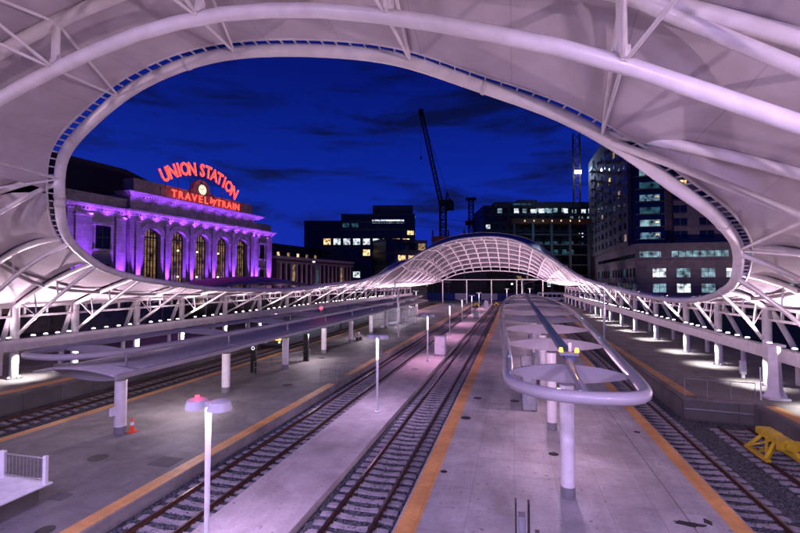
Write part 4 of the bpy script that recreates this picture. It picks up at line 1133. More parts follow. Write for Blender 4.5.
# ================================================================== UNION STATION
def station():
    P0 = Vector((-66.6, 65.5, 0)); th = R(7.8)
    D = Vector((math.sin(th), math.cos(th), 0)); Nn = Vector((D.y, -D.x, 0)); Z = Vector((0, 0, 1))
    def pt(u, n, z): return P0 + D * u + Nn * n + Z * z
    M3 = Matrix((D, Nn, Z)).transposed()
    t = thing('station_building', tuple(pt(16.5, -10, 0)), 'grand stone railway station with five tall arched windows washed in violet light', 'building')
    def ub(mb, u0, u1, n0, n1, z0, z1):
        c = pt((u0 + u1) / 2, (n0 + n1) / 2, (z0 + z1) / 2); mb.box(c, (u1 - u0, n1 - n0, z1 - z0), M3=M3); return mb
    def arc_hole_wall(u0, u1, n, th_, z0, z1, holes, name, m):
        # wall with arched openings: build strips between and above the holes
        mb = MB(); cur = u0
        for (uc, hw, sill, spring) in holes:
            ub(mb, cur, uc - hw, n - th_, n, z0, z1)
            ub(mb, uc - hw, uc + hw, n - th_, n, z0, sill)
            k = 12
            for j in range(k):
                a0 = math.pi * j / k; a1 = math.pi * (j + 1) / k
                ua, ub_ = uc - hw * math.cos(a0), uc - hw * math.cos(a1)
                za, zb = spring + hw * math.sin(a0), spring + hw * math.sin(a1)
                poly = [pt(ua, n, za), pt(ub_, n, zb), pt(ub_, n, z1), pt(ua, n, z1)]
                mb.extr(poly, Nn * -th_)
            cur = uc + hw
        ub(mb, cur, u1, n - th_, n, z0, z1)
        return mb.build(name, m, t)
    holes = [(u, 1.75, 6.0, 16.4) for u in (4.3, 10.25, 16.2, 22.15, 28.3)]
    arc_hole_wall(-0.3, 32.8, 0.0, 1.3, 0, 20.0, holes, 'wall', M['limestone'])
    # body behind
    mb = MB(); ub(mb, -0.3, 32.8, -26, -2.4, 0, 24.0); mb.build('rear_block', M['terra'], t)
    # wings
    mb = MB(); ub(mb, -10.4, -0.5, -22, -0.8, 0, 20.0); mb.build('wing_wall', M['limestone'], t)
    mb = MB(); ub(mb, 33.0, 40.4, -22, -0.8, 0, 20.0); mb.build('wing_wall', M['limestone'], t)
    # entablature & cornices
    def cornice(u0, u1, n, z, steps, name='cornice', m=M['stonetrim']):
        mb = MB(); zz = z
        for dn, dz in steps: ub(mb, u0 - dn, u1 + dn, -3.0 if u1 - u0 > 20 else -3.0, n + dn, zz, zz + dz); zz += dz
        # dentils
        u = u0
        while u < u1: ub(mb, u, u + 0.28, n + steps[0][0], n + steps[0][0] + 0.22, z + 0.02, z + 0.3); u += 0.6
        mb.build(name, m, t)
    cornice(-0.3, 32.8, 0.0, 20.0, [(0.15, 0.35), (0.5, 0.25), (0.85, 0.25), (1.0, 0.2)])
    cornice(-10.4, -0.6, -0.8, 20.0, [(0.15, 0.35), (0.4, 0.25), (0.7, 0.25), (0.85, 0.2)])
    cornice(33.1, 40.4, -0.8, 20.0, [(0.15, 0.35), (0.4, 0.25), (0.7, 0.25), (0.85, 0.2)])
    mb = MB(); ub(mb, -0.2, 32.7, -3, -0.25, 21.05, 23.4); mb.build('frieze', M['terra'], t)
    cornice(-0.2, 34.0, 0.0, 23.4, [(0.1, 0.3), (0.5, 0.22), (0.9, 0.22), (1.15, 0.2)])
    mb = MB(); ub(mb, 0.6, 31.6, -3, -0.5, 24.34, 26.6)
    for u in (0.6, 6.2, 26.4, 31.0): ub(mb, u - 0.1, u + 0.9, -3, -0.35, 24.34, 26.9)
    ub(mb, 0.4, 31.8, -3.1, -0.3, 26.6, 26.95); mb.build('parapet', M['terra'], t)
    mb = MB(); ub(mb, -10.6, -0.4, -2.4, -1.0, 21.05, 22.6); ub(mb, -10.8, -0.3, -2.5, -0.85, 22.6, 22.9); mb.build('parapet', M['terra'], t)
    mb = MB(); ub(mb, 33.0, 40.2, -2.4, -1.0, 21.05, 22.6); ub(mb, 33.0, 40.4, -2.5, -0.85, 22.6, 22.9); mb.build('parapet', M['terra'], t)
    # roof block behind
    mb = MB()
    rp = [pt(-16, -10, 24), pt(34, -10, 24), pt(34, -30, 24), pt(-16, -30, 24)]; rt = [pt(-14, -13, 31.5), pt(8, -13, 31.5), pt(8, -28, 31.5), pt(-14, -28, 31.5)]
    o = len(mb.v); mb.v += [tuple(p) for p in rp + rt]
    for q in ((0, 1, 2, 3), (4, 5, 6, 7), (0, 1, 5, 4), (1, 2, 6, 5), (2, 3, 7, 6), (3, 0, 4, 7)): mb.face([o + i for i in q])
    mb.build('roof', M['roofdark'], t)
    mb = MB(); ub(mb, -16, -10.6, -30, -4, 0, 20.5); ub(mb, -16.2, -10.4, -30, -3.8, 20.5, 21.3); mb.build('side_block', M['terra'], t)
    # arched surrounds, keystones, pilasters, windows
    for i, (uc, hw, sill, spring) in enumerate(holes):
        mb = MB(); k = 16
        for j in range(k):
            a0 = math.pi * j / k; a1 = math.pi * (j + 1) / k - 0.02
            poly = [pt(uc - r * math.cos(a), 0.0, spring + r * math.sin(a)) for r, a in ((hw, a0), (hw + 1.0, a0), (hw + 1.0, a1), (hw, a1))]
            mb.extr(poly, Nn * 0.16)
        ub(mb, uc - 0.3, uc + 0.3, 0.0, 0.35, spring + hw - 0.1, spring + hw + 1.2)
        mb.build('arch_surround', M['stonetrim'], t)
        # window: glow pane with dark bars set back
        mb = MB(); poly = [pt(uc - hw, -1.1, sill), pt(uc + hw, -1.1, sill)] + [pt(uc + hw * math.cos(math.pi * j / 12), -1.1, spring + hw * math.sin(math.pi * j / 12)) for j in range(13)]
        mb.extr(poly, Nn * -0.1); w = mb.build('window', M['e_hall'], t)
        mb = MB()
        for du in (-0.95, -0.32, 0.32, 0.95):
            zt = spring + math.sqrt(max(0, hw * hw - du * du)); ub(mb, uc + du - 0.10, uc + du + 0.10, -1.1, -0.98, sill, zt)
        z = sill + 0.8
        while z < spring + 0.3: ub(mb, uc - hw, uc + hw, -1.1, -1.0, z - 0.05, z + 0.05); z += 1.3
        ub(mb, uc - hw, uc + hw, -1.12, -0.9, spring - 0.15, spring + 0.15)
        P = [pt(uc + (hw - 0.1) * math.cos(math.pi * j / 12), -1.02, spring + (hw - 0.1) * math.sin(math.pi * j / 12)) for j in range(13)]
        mb.tube([pt(uc + hw - 0.1, -1.02, sill)] + P + [pt(uc - hw + 0.1, -1.02, sill)], 0.16, 6)
        fr = mb.build('window_bars', M['bronze'], w)
        if 0 < i < 4:
            for zz, du in ((14.3, 0.55), (9.0, 0.55)):
                mb = MB(); c = pt(uc + du * (1 if i == 1 else -1), -0.85, zz); mb.tube([c - Z * 0.16, c - Z * 0.1, c + Z * 0.1, c + Z * 0.16], [0.06, 0.17, 0.17, 0.06], 10)
                mb.build('globe_light', M['e_globe'], t, smooth=True)
    # piers with pilaster faces
    pil = [(1.15, 0.9), (7.3, 0.85), (13.2, 0.85), (19.2, 0.85), (25.2, 0.85), (31.5, 0.9)]
    for u, w in pil:
        mb = MB(); ub(mb, u - w / 2, u + w / 2, 0, 0.35, 0, 19.0); ub(mb, u - w / 2 - 0.15, u + w / 2 + 0.15, 0, 0.5, 19.0, 19.5)
        mb.build('pilaster', M['limestone'], t)
    for u, w in ((-8.0, 2.6), (-1.6, 1.8), (34.0, 1.3), (38.8, 2.0)):
        mb = MB(); ub(mb, u - w / 2, u + w / 2, -0.8, -0.45, 0, 19.0); ub(mb, u - w / 2 - 0.15, u + w / 2 + 0.15, -0.8, -0.3, 19.0, 19.4)
        mb.build('pilaster', M['limestone'], t)
    for uc, hw, z0, z1 in ((-4.75, 1.3, 13.6, 17.6), (-4.75, 1.3, 7.0, 11.0), (36.2, 0.9, 13.8, 17.4), (36.2, 0.9, 7.0, 11.0)):
        mb = MB(); ub(mb, uc - hw, uc + hw, -0.8, -0.74, z0, z1); w = mb.build('window', M['darkglass'], t)
        mb = MB()
        for a, b in ((-hw - 0.3, -hw), (hw, hw + 0.3)): ub(mb, uc + a, uc + b, -0.8, -0.5, z0 - 0.3, z1 + 0.3)
        ub(mb, uc - hw - 0.5, uc + hw + 0.5, -0.8, -0.35, z1, z1 + 0.5); ub(mb, uc - hw - 0.4, uc + hw + 0.4, -0.8, -0.4, z0 - 0.35, z0)
        mb.build('window_frame', M['stonetrim'], w)
        mb = MB(); ub(mb, uc - 0.07, uc + 0.07, -0.74, -0.68, z0, z1); ub(mb, uc - hw, uc + hw, -0.74, -0.68, (z0 + z1) / 2 - 0.07, (z0 + z1) / 2 + 0.07); mb.build('window_bars', M['bronze'], w)
    # clock pediment
    mb = MB(); poly = [pt(12.6, -0.3, 26.9)]
    for j in range(13): a = math.pi * (1 - j / 12); poly.append(pt(16.2 + 2.3 * math.cos(a), -0.3, 27.6 + 2.2 * math.sin(a)))
    poly.append(pt(19.8, -0.3, 26.9)); poly += [pt(19.8, -0.3, 26.0), pt(12.6, -0.3, 26.0)]
    mb.extr(poly, Nn * -1.0); mb.build('clock_pediment', M['terra'], t)
    c = pt(16.2, -0.28, 27.7)
    mb = MB(); mb.tube([c, c + Nn * 0.12], 1.2, 32); ck = mb.build('clock_face', M['e_clock'], t)
    mb = MB()
    for j in range(12):
        a = j * math.pi / 6; d = D * math.cos(a) + Z * math.sin(a); mb.bar(c + Nn * 0.14 + d * 0.8, c + Nn * 0.14 + d * 1.08, 0.10, 0.04)
    mb.bar(c + Nn * 0.16, c + Nn * 0.16 + D * 0.4 + Z * 0.55, 0.10, 0.05); mb.bar(c + Nn * 0.18, c + Nn * 0.18 - D * 0.8 + Z * 0.2, 0.09, 0.05)
    P = [c + Nn * 0.14 + D * 1.2 * math.cos(a * math.pi / 12) + Z * 1.2 * math.sin(a * math.pi / 12) for a in range(24)]
    mb.tube(P, 0.10, 6, True)
    mb.build('clock_hand', M['bronze'], ck)
    # ------- neon sign
    sg = thing('neon_sign', tuple(pt(16.2, 0.4, 26)), 'red neon sign on the station roof: an arched UNION STATION over TRAVEL by TRAIN', 'sign')
    M4 = Matrix(((D.x, 0, Nn.x, 0), (D.y, 0, Nn.y, 0), (0, 1, 0, 0), (0, 0, 0, 1)))
    def letter(ch, size, pos, ang, outline=True, shear=0.0, name='letter', sx=1.0):
        res = []
        for mode in (('NONE', M['e_neon'], 0.036), ('BOTH', M['e_neon2'], 0.0)) if outline else (('BOTH', M['e_neonr'], 0.0),):
            cu = bpy.data.curves.new('txt', 'FONT'); cu.body = ch; cu.size = size; cu.align_x = 'CENTER'; cu.fill_mode = mode[0]; cu.shear = shear
            if mode[2]: cu.bevel_depth = mode[2]; cu.bevel_resolution = 0
            else: cu.extrude = 0.05; cu.offset = 0.13 if outline else 0.03
            cu.resolution_u = 2
            ob = bpy.data.objects.new('txt', cu); COL.objects.link(ob)
            dg = bpy.context.evaluated_depsgraph_get(); dg.update()
            me = bpy.data.meshes.new_from_object(ob.evaluated_get(dg)); bpy.data.objects.remove(ob)
            me.materials.clear(); me.materials.append(mode[1])
            T = Matrix.Translation(pos + (Nn * 0.12 if mode[2] else Vector((0, 0, 0)))) @ M4 @ Matrix.Rotation(ang, 4, 'Z') @ Matrix.Diagonal((sx, 1, 1, 1))
            me.transform(T); me.transform(Matrix.Translation(-ROOTLOC[sg.name]))
            o = bpy.data.objects.new(name if not res else 'letter_face', me); COL.objects.link(o)
            o.parent = sg if not res else res[0]; res.append(o)
        return res
    uc, Rr = 16.3, 13.2
    LT = [('U', 6.4, 28.8), ('N', 8.15, 29.8), ('I', 9.6, 30.5), ('O', 11.05, 31.0), ('N', 12.95, 31.4), ('S', 15.6, 31.75), ('T', 17.3, 31.7), ('A', 18.95, 31.4), ('T', 20.55, 31.0), ('I', 21.9, 30.5), ('O', 23.35, 29.8), ('N', 25.1, 28.7)]
    for ch, u, z in LT:
        sl = -(u - 15.8) * 0.052; ang = math.atan(sl * 1.15)
        size = 3.7; c_ = pt(u, 0.3, z) - (D * (-math.sin(ang)) + Z * math.cos(ang)) * size * 0.34
        letter(ch, size, c_, ang, sx=0.78)
    for wd, us, sz in (('TRAVEL', [8.5, 10.1, 11.8, 13.5, 15.1, 16.6], 2.1), ('TRAIN', [20.3, 21.8, 23.4, 24.7, 25.9], 2.1)):
        for ch, u in zip(wd, us): letter(ch, sz, pt(u, 0.5, 24.75), 0, False)
    for ch, u in zip('by', [18.1, 19.0]): letter(ch, 1.9, pt(u, 0.5, 25.1), R(8), False, 0.3)
    # sign lattice
    mb = MB()
    for u in (7, 10, 13, 16, 19, 22, 25):
        h = 31.6 - (u - 15.8) ** 2 * 0.033; mb.bar(pt(u, -0.2, 26.5), pt(u, -0.2, h + 0.9), 0.08, 0.08)
    P = [pt(u_, -0.1, 30.9 - (u_ - 15.8) ** 2 * 0.033) for u_ in [6 + 19.6 * j / 20 for j in range(21)]]
    mb.tube(P, 0.06, 6); P = [p + Z * 1.2 for p in P]; mb.tube(P, 0.06, 6)
    mb.build('sign_lattice', M['black'], sg)
    for u, z in ((9, 29.5), (13, 31), (17, 31.2), (21, 30.5), (25, 28.5), (10, 25.6), (15, 25.6), (21, 25.6), (25, 25.6)):
        p = pt(u, 1.0, z); light('POINT', tuple(p), 90, (1, 0.03, 0.02), size=0.4, name='neon_glow')
    # ------- violet wash lights at the feet of the piers
    V = (0.27, 0.055, 1.0)
    for u in (1.15, 7.3, 13.2, 19.2, 25.2, 31.5):
        p = pt(u, 1.35, 5.6); light('SPOT', tuple(p), 34000, V, tuple(pt(u, 0.25, 15)), 0.05, 30, 0.9, 'facade_wash')
    for u in (-9.0, -7.2, -1.7, 34.0, 38.8):
        p = pt(u, 0.6, 5.6); light('SPOT', tuple(p), 34000, V, tuple(pt(u, -0.55, 15)), 0.05, 30, 0.9, 'facade_wash')
    for uc2, hw, sill, spring in holes[1:4]:
        p = pt(uc2 - 0.9, -0.5, 6.4); light('SPOT', tuple(p), 6500, V, tuple(pt(uc2 + 0.9, -0.4, 15)), 0.1, 80, 0.9, 'facade_wash')
    for u in range(-9, 40, 3):
        n = 1.3 if -1 < u < 33 else 0.5
        # cornice strips: on the lower ledge, washing the upper cornice
        if 0 <= u <= 33: light('SPOT', tuple(pt(u, 1.5, 22.2)), 800, V, tuple(pt(u, 0.9, 24)), 0.05, 120, 0.9, 'cornice_wash')
        light('SPOT', tuple(pt(u + 2, (0.9 if -1 < u < 32 else 0.1), 19.0)), 900, V, tuple(pt(u + 2, 0.6 if -1 < u < 32 else -0.2, 21)), 0.1, 130, 0.9, 'cornice_wash')
    return t
station()

# low arcaded wing behind the station
def slab_building(name, P, D, w, d, z0, z1, m, label, cat='building', group=None):
    Nn = Vector((D.y, -D.x, 0)); M3 = Matrix((D, Nn, Vector((0, 0, 1)))).transposed()
    t = thing(name, tuple(P), label, cat, group)
    def pt(u, n, z): return Vector((P.x, P.y, 0)) + D * u + Nn * n + Vector((0, 0, z))
    def ub(mb, u0, u1, n0, n1, a, b): c = pt((u0 + u1) / 2, (n0 + n1) / 2, (a + b) / 2); mb.box(c, (u1 - u0, n1 - n0, b - a), M3=M3); return mb
    mb = MB(); ub(mb, 0, w, -d, 0, z0, z1); body = mb.build('wall', m, t)
    return t, pt, ub, body, M3
th = R(7.8); DS = Vector((math.sin(th), math.cos(th), 0)); P0S = Vector((-66.6, 65.5, 0))
t, pt, ub, body, m3 = slab_building('brick_wing', P0S + DS * 41.5, DS, 43, 16, 0, 14.2, M['brick'], 'long low brown brick wing with tall narrow windows beyond the station')
mb = MB(); ub(mb, -0.3, 43.3, -16.3, 0.35, 14.2, 14.9); mb.build('cornice', M['stonetrim'], t)
mb = MB(); ub(mb, 0, 43, 0, 0.15, 13.2, 13.5); mb.build('string_course', M['stonetrim'], t)
for i in range(17):
    u = 1.2 + i * 2.45
    mb = MB(); ub(mb, u, u + 0.5, 0, 0.3, 4, 13.1); mb.build('pilaster', M['stonetrim'], t)
    mb = MB(); ub(mb, u + 0.8, u + 2.1, 0.0, 0.03, 6.5, 12.8); mb.build('window', M['e_warmlow'] if i in (2, 13) else (M['e_teal'] if i == 7 else M['darkglass']), t)
for u in (0, 8, 16, 24, 32, 40): light('SPOT', tuple(pt(u, 5, 2)), 700, (0.8, 0.35, 0.6), tuple(pt(u, 0, 11)), 0.3, 100, 0.8, 'wing_wash')
t, pt, ub, body, m3 = slab_building('station_annex', P0S - DS * 62 + Vector((2, 0, 0)), DS, 44, 16, 0, 8.5, M['brick'], 'low brick annex with dark shop windows seen below the left canopy edge')
for i in range(10):
    u = 1.5 + i * 4.3
    mb = MB(); ub(mb, u, u + 2.8, 0, 0.04, 0.8, 3.6); mb.build('shop_window', (M['e_teal'], M['darkglass'], M['e_warmlow'], M['darkglass'])[i % 4], t)
    mb = MB(); ub(mb, u + 0.4, u + 2.2, 0, 0.04, 5.0, 7.2); mb.build('window', M['darkglass'], t)
mb = MB(); ub(mb, 30, 37, 0.1, 0.2, 4.0, 4.5); mb.build('blue_sign_band', M['e_cyan'], t)
for u in (8, 24, 40): light('SPOT', tuple(pt(u, 6, 5.5)), 420, (1, 0.6, 0.8), tuple(pt(u, 0, 3)), 0.3, 120, 0.8, 'annex_wash')
# mansard building with dormers behind it
pp = bearing(272, 262, 150); pp.z = 0
t, pt, ub, body, m3 = slab_building('mansard_building', pp, DS, 55, 18, 0, 15.5, M['brick'], 'dark mansard roofed building with small lit dormers behind the brick wing')
mb = MB()
rp = [pt(0, 0.3, 15.5), pt(55, 0.3, 15.5), pt(55, -18, 15.5), pt(0, -18, 15.5)]; rt = [pt(3, -4, 21.5), pt(52, -4, 21.5), pt(52, -14, 21.5), pt(3, -14, 21.5)]
o = len(mb.v); mb.v += [tuple(p) for p in rp + rt]
for q in ((0, 1, 2, 3), (4, 5, 6, 7), (0, 1, 5, 4), (1, 2, 6, 5), (2, 3, 7, 6), (3, 0, 4, 7)): mb.face([o + i for i in q])
mb.build('roof', M['roofdark'], t)
for i in range(9):
    u = 3 + i * 5.8
    mb = MB(); ub(mb, u, u + 2.2, -3.5, -0.6, 16.2, 18.6); dm = mb.build('dormer', M['roofdark'], t)
    mb = MB(); ub(mb, u + 0.4, u + 1.8, -0.6, -0.55, 16.6, 18.2); mb.build('pane', M['e_warm'] if i in (0, 2) else M['e_warmlow'], dm)

# office blocks ---------------------------------------------------------------
def office(name, P, D, w, d, H, floors, cols, mats, label, wall=M['officedark'], lit=0.35, seed=1, z0=0, side_cols=0, frac_h=0.55, fl0=0, slab=True, winw=0.7, group='city office blocks'):
    rn = random.Random(seed)
    t, pt, ub, body, m3 = slab_building(name, P, D, w, d, z0, H, wall, label, 'building', group)
    fh = (H - z0) / floors
    if slab:
        mb = MB()
        for f in range(1, floors + 1): ub(mb, -0.15, w + 0.15, -d - 0.15, 0.15, z0 + f * fh - fh * 0.22, z0 + f * fh - 0.01)
        mb.build('floor_band', M['officeslab'], t)
    cw = w / cols; cnt = 0
    for f in range(fl0, floors):
        run = 0
        for c in range(cols):
            if run <= 0: on = rn.random() < lit; run = rn.randint(1, 4); mt = rn.choice(mats)
            run -= 1
            if cnt >= 100: continue
            a = c * cw + cw * (1 - winw) / 2; zb = z0 + f * fh + fh * 0.18
            mb = MB(); ub(mb, a, a + cw * winw, 0.0, 0.04 if not slab else 0.05, zb, zb + fh * frac_h)
            mb.build('window', mt if on else M['darkglass'], t); cnt += 1
    if side_cols:
        cw = d / side_cols
        for f in range(fl0, floors):
            for c in range(side_cols):
                if cnt >= 100: continue
                on = rn.random() < lit
                zb = z0 + f * fh + fh * 0.18; a = -c * cw - cw * 0.85
                mb = MB(); ub(mb, w, w + 0.05, a, a + cw * winw, zb, zb + fh * frac_h); mb.build('window', rn.choice(mats) if on else M['darkglass'], t); cnt += 1
    return t, pt, ub
XD = Vector((1, 0, 0))
def flat(v): v = v.copy(); v.z = 0; return v
wc, wh, ww, wl, wt = M['e_cyan'], M['e_white'], M['e_warm'], M['e_warmlow'], M['e_teal']
# left: long dark office with lit upper floors (341-415)
P = flat(bearing(341, 260, 240)); Dv = (flat(bearing(415, 260, 240)) - P).normalized()
t, pt, ub = office('office_block', P, Dv, 40, 30, 44.5, 11, 8, [wh, ww, wl, wt], 'broad dark office block with lit strips, left of the luffing crane', lit=0.22, seed=5, fl0=3)
mb = MB(); ub(mb, 17, 39, -22, -2, 44.5, 49.5); mb.build('penthouse', M['officeslab'], t)
mb = MB(); ub(mb, 16.8, 34, 0.06, 0.10, 39.5, 41.3); mb.build('lit_strip', wh, t)
mb = MB(); ub(mb, 40.1, 40.2, -20, 0, 33.6, 34.0); ub(mb, 40.1, 40.2, -20, 0, 43.0, 43.4); mb.build('blue_light_line', M['e_blue'], t)
# farther left dark block
P = flat(bearing(304, 260, 260)); Dv = (flat(bearing(342, 260, 260)) - P).normalized()
office('office_block', P, Dv, 24, 24, 43.5, 10, 6, [wt, wl], 'plain nearly unlit dark block at the far left of the skyline', lit=0.12, seed=8, fl0=5)
# nearer warm-lit block
P = flat(bearing(322, 270, 175)); Dv = (flat(bearing(408, 270, 175)) - P).normalized()
office('office_block', P, Dv, 35, 20, 26.0, 6, 9, [ww, wl, ww, wh], 'nearer dark block with rows of warm windows behind the brick wing', lit=0.55, seed=11, fl0=1)
P = flat(bearing(386, 270, 165)); Dv = (flat(bearing(432, 270, 175)) - P).normalized()
office('office_block', P, Dv, 18, 20, 24.0, 5, 4, [wl, ww], 'small dark block with warm windows left of the far arch', lit=0.4, seed=14, fl0=1)
# rust coloured frame top left of arch
P = flat(bearing(432, 260, 200)); t, pt, ub, body, m3 = slab_building('unfinished_block', P, Vector((1, 0.1, 0)).normalized(), 24, 16, 0, 27.5, M['officedark'], 'low unfinished block with rust red top behind the arch')
for i in range(4):
    mb = MB(); ub(mb, i * 7, i * 7 + 0.8, 0, 0.4, 0, 31); mb.build('pier', M['frameconc'], t)
mb = MB(); ub(mb, -0.2, 24.2, -16.2, 0.2, 25.5, 28.2); mb.build('top_deck', M['orangesteel'], t)
# centre right office (484-590)
P = flat(bearing(484, 260, 225)); Dv = (flat(bearing(592, 260, 225)) - P).normalized()
t, pt, ub = office('office_block', P, Dv, 60, 30, 46.5, 11, 14, [wc, wh, wt, wt], 'wide dark office block with a row of cool lit windows behind the right crane mast', lit=0.35, seed=21, fl0=4, winw=0.5, frac_h=0.5)
mb = MB(); ub(mb, 6, 58, -28, -1.5, 46.5, 48.6); ub(mb, 18, 28, -20, -3, 48.6, 49.8); mb.build('roof_plant', M['officeslab'], t)
mb = MB(); ub(mb, 6, 6.2, 0, 0.2, 46.5, 47.5); ub(mb, 15, 24, 0.02, 0.12, 46.7, 47.5); mb.build('roof_light', wt, t)
rn = random.Random(4)
for i in range(12):
    if i in (1, 7): continue
    mb = MB(); ub(mb, 7 + i * 4.2, 9 + i * 4.2 + rn.random(), 0.06, 0.12, 42.6, 45.0 - rn.random() * 0.6); mb.build('bright_window', wh if i % 3 else wc, t)
# construction frame in front
P = flat(bearing(513, 260, 195)); Dv = (flat(bearing(590, 260, 195)) - P).normalized()
t = thing('construction_frame', tuple(P), 'open concrete frame under construction with rust red top deck, before the wide office block', 'building')
Nn = Vector((Dv.y, -Dv.x, 0)); m3 = Matrix((Dv, Nn, Vector((0, 0, 1)))).transposed()
def ubx(mb, u0, u1, n0, n1, a, b): mb.box(P + Dv * ((u0 + u1) / 2) + Nn * ((n0 + n1) / 2) + Vector((0, 0, (a + b) / 2)), (u1 - u0, n1 - n0, b - a), M3=m3)
for i in range(5):
    mb = MB(); u = 0.3 + i * 8.2; ubx(mb, u, u + 0.9, -0.9, 0, 0, 33.5); ubx(mb, u, u + 0.9, -14, -13, 0, 33.5); mb.build('column', M['frameconc'], t)
for z in (6, 10.5, 15, 19.5, 24, 28.5):
    mb = MB(); ubx(mb, 0, 34, -14, -0.2, z, z + 0.35); mb.build('floor_slab', M['frameconc'], t)
mb = MB(); ubx(mb, -0.5, 34.5, -14.5, 0.3, 33.5, 35.6); mb.build('top_deck', M['orangesteel'], t)
mb = MB()
for i in range(7): ubx(mb, 5 + i * 4, 5.5 + i * 4, 0.32, 0.42, 34.2, 34.9)
mb.build('work_light', ww, t)
mb = MB()
for i in range(10): ubx(mb, 2 + rn.random() * 30, 3.5 + rn.random() * 30, -12, -11.5, 0, 0.1)
rn = random.Random(9)
for i in range(14):
    z = rn.choice((6, 10.5, 15, 19.5, 24)); u = rn.random() * 30; mb = MB(); ubx(mb, u, u + 1.5 + rn.random() * 3, -13, -12.9, z + 1.2, z + 2.4); mb.build('inner_glow', wt, t)
for p_, c_, e_ in ((bearing(540, 228, 188), (0.2, 0.6, 1), 900), (bearing(565, 250, 188), (0.3, 0.6, 1), 700)): light('POINT', tuple(p_), e_, c_, size=0.5, name='site_light')

# ---------------------------------------------------------------- residential tower & podium, right
def tower():
    Xc, Yc = 35.0, 143.0
    pod = thing('apartment_tower', (Xc, Yc, 0), 'tall tan apartment tower on a pale podium at the right, some windows glowing cool white', 'building')
    MB().box((Xc + 45, Yc + 44, 9.3), (90, 88, 18.6)).build('podium_wall', M['tan2'], pod)
    mb = MB(); mb.box((Xc + 45, Yc + 44, 18.8), (90.5, 88.5, 0.5)); mb.build('podium_coping', M['tan2'], pod)
    mb = MB(); mb.box((Xc + 45, Yc - 0.1, 14.05), (90.3, 0.35, 0.5)); mb.box((Xc - 0.1, Yc + 44, 14.05), (0.35, 88, 0.5)); mb.build('string_course', M['tan2'], pod)
    cnt = 0
    # right face windows (facing the tracks, towards -Y)
    rn = random.Random(6)
    for j, x in enumerate([Xc + 6 + i * 6.2 for i in range(7)]):
        for z in (5.2, 9.6):
            mb = MB(); mb.box((x, Yc - 0.03, z + 0.9), (3.4, 0.08, 2.5)); w = mb.build('window', wc if (j + int(z)) % 3 else wh, pod)
            mb = MB(); mb.box((x, Yc - 0.10, z + 0.9), (0.10, 0.08, 2.5)); mb.box((x, Yc - 0.11, z + 1.2), (3.4, 0.06, 0.08)); mb.build('window_frame', M['black'], w)
            cnt += 1
    for (a, b) in ((0.8, 6.5), (9.2, 23.5), (25.8, 40)):
        MB().box((Xc + (a + b) / 2, Yc - 0.03, 15.9), (b - a, 0.08, 1.7)).build('gallery_window', wc, pod)
        mb = MB()
        k = a
        while k <= b: mb.box((Xc + k, Yc - 0.1, 15.9), (0.1, 0.08, 1.7)); k += 1.8
        mb.build('gallery_mullion', M['black'], pod)
    # left face windows
    for i in range(15):
        for z in (5.0, 9.5):
            MB().box((Xc - 0.03, Yc + 2.5 + i * 4.0, z + 1.1), (0.08, 2.2, 2.6)).build('window', M['darkglass'] if (i * 7 + int(z)) % 5 else wt, pod); cnt += 1
    MB().box((Xc - 0.03, Yc + 30, 15.6), (0.08, 58, 1.2)).build('louvre_band', M['darkglass'], pod)
    # tower volumes
    tx, ty = Xc - 1.2, Yc + 4
    H = 62
    MB().box((Xc + 9, Yc + 40, 18.9 + (H - 18.9) / 2), (20.0, 70, H - 18.9)).build('tower_wall', M['tan'], pod)
    MB().box((Xc + 4.2, Yc + 3.6, 18.9 + (H - 18.9) / 2), (8.2, 3.0, H - 18.9)).build('blue_bay', M['blueglass'], pod)
    MB().box((Xc + 27, Yc + 18, 18.9 + (H - 18.9) / 2), (32, 30, H - 18.9)).build('tower_wall', M['tan'], pod)
    # windows on the front (-Y) faces
    for f in range(11):
        z = 20.6 + f * 3.75
        lit = f in (0, 1, 3, 5, 6)
        MB().box((Xc + 4.4, Yc + 2.05, z + 0.9), (5.4, 0.08, 1.9)).build('bay_window', wt if not lit else (wc if f in (1, 5) else M['e_teal2']), pod)
        if lit:
            MB().box((Xc + 6.3, Yc + 1.98, z + 1.15), (0.9, 0.08, 0.45)).build('lamp_glow', ww, pod)
        mb = MB(); mb.box((Xc + 4.2, Yc + 1.6, z - 0.25), (7.6, 1.0, 0.2)); mb.build('balcony', M['frameconc'], pod)
        for i, x in enumerate((12.6, 19.4, 26.2, 33)):
            mt = wl if (f == 4 and i == 0) else M['darkglass']
            if (f, i) == (4, 0): mt = ww
            w = MB().box((Xc + x, Yc + 2.96, z + 1.0), (3.7, 0.08, 2.3)).build('window', mt, pod)
            mb = MB(); mb.box((Xc + x, Yc + 2.9, z + 1.0), (0.12, 0.08, 2.3)); mb.box((Xc + x, Yc + 2.9, z + 0.1), (3.7, 0.08, 0.1)); mb.build('window_frame', M['tan'], w)
    # windows & balconies on the left (-X) face
    cc_ = 0
    for f in range(10):
        z = 20.6 + f * 3.75
        for i in range(9):
            if cc_ >= 95: break
            y = Yc + 8 + i * 7.2
            MB().box((Xc - 1.03, y, z + 0.9), (0.08, 2.6, 2.1)).build('side_window', wl if (i * 5 + f * 3) % 17 == 0 else (ww if (f, i) == (6, 3) else M['darkglass']), pod); cc_ += 1
        for i in range(4):
            y = Yc + 13 + i * 15
            MB().box((Xc - 1.9, y, z - 0.1), (1.8, 3.6, 0.18)).build('balcony', M['frameconc'], pod)
    MB().box((Xc - 0.2, Yc + 65, H - 4), (3, 10, 3)).build('sign_glow', wt, pod)
    return pod
tower()
for (x, y) in ((41, 128), (56, 128), (71, 128)): light('SPOT', (x, y, 7), 2000, (1.0, 0.72, 0.85), (x, 147, 34), 0.3, 130, 0.8, 'added_tower_fill')  # spots added to brighten the tower walls, standing in for city glow
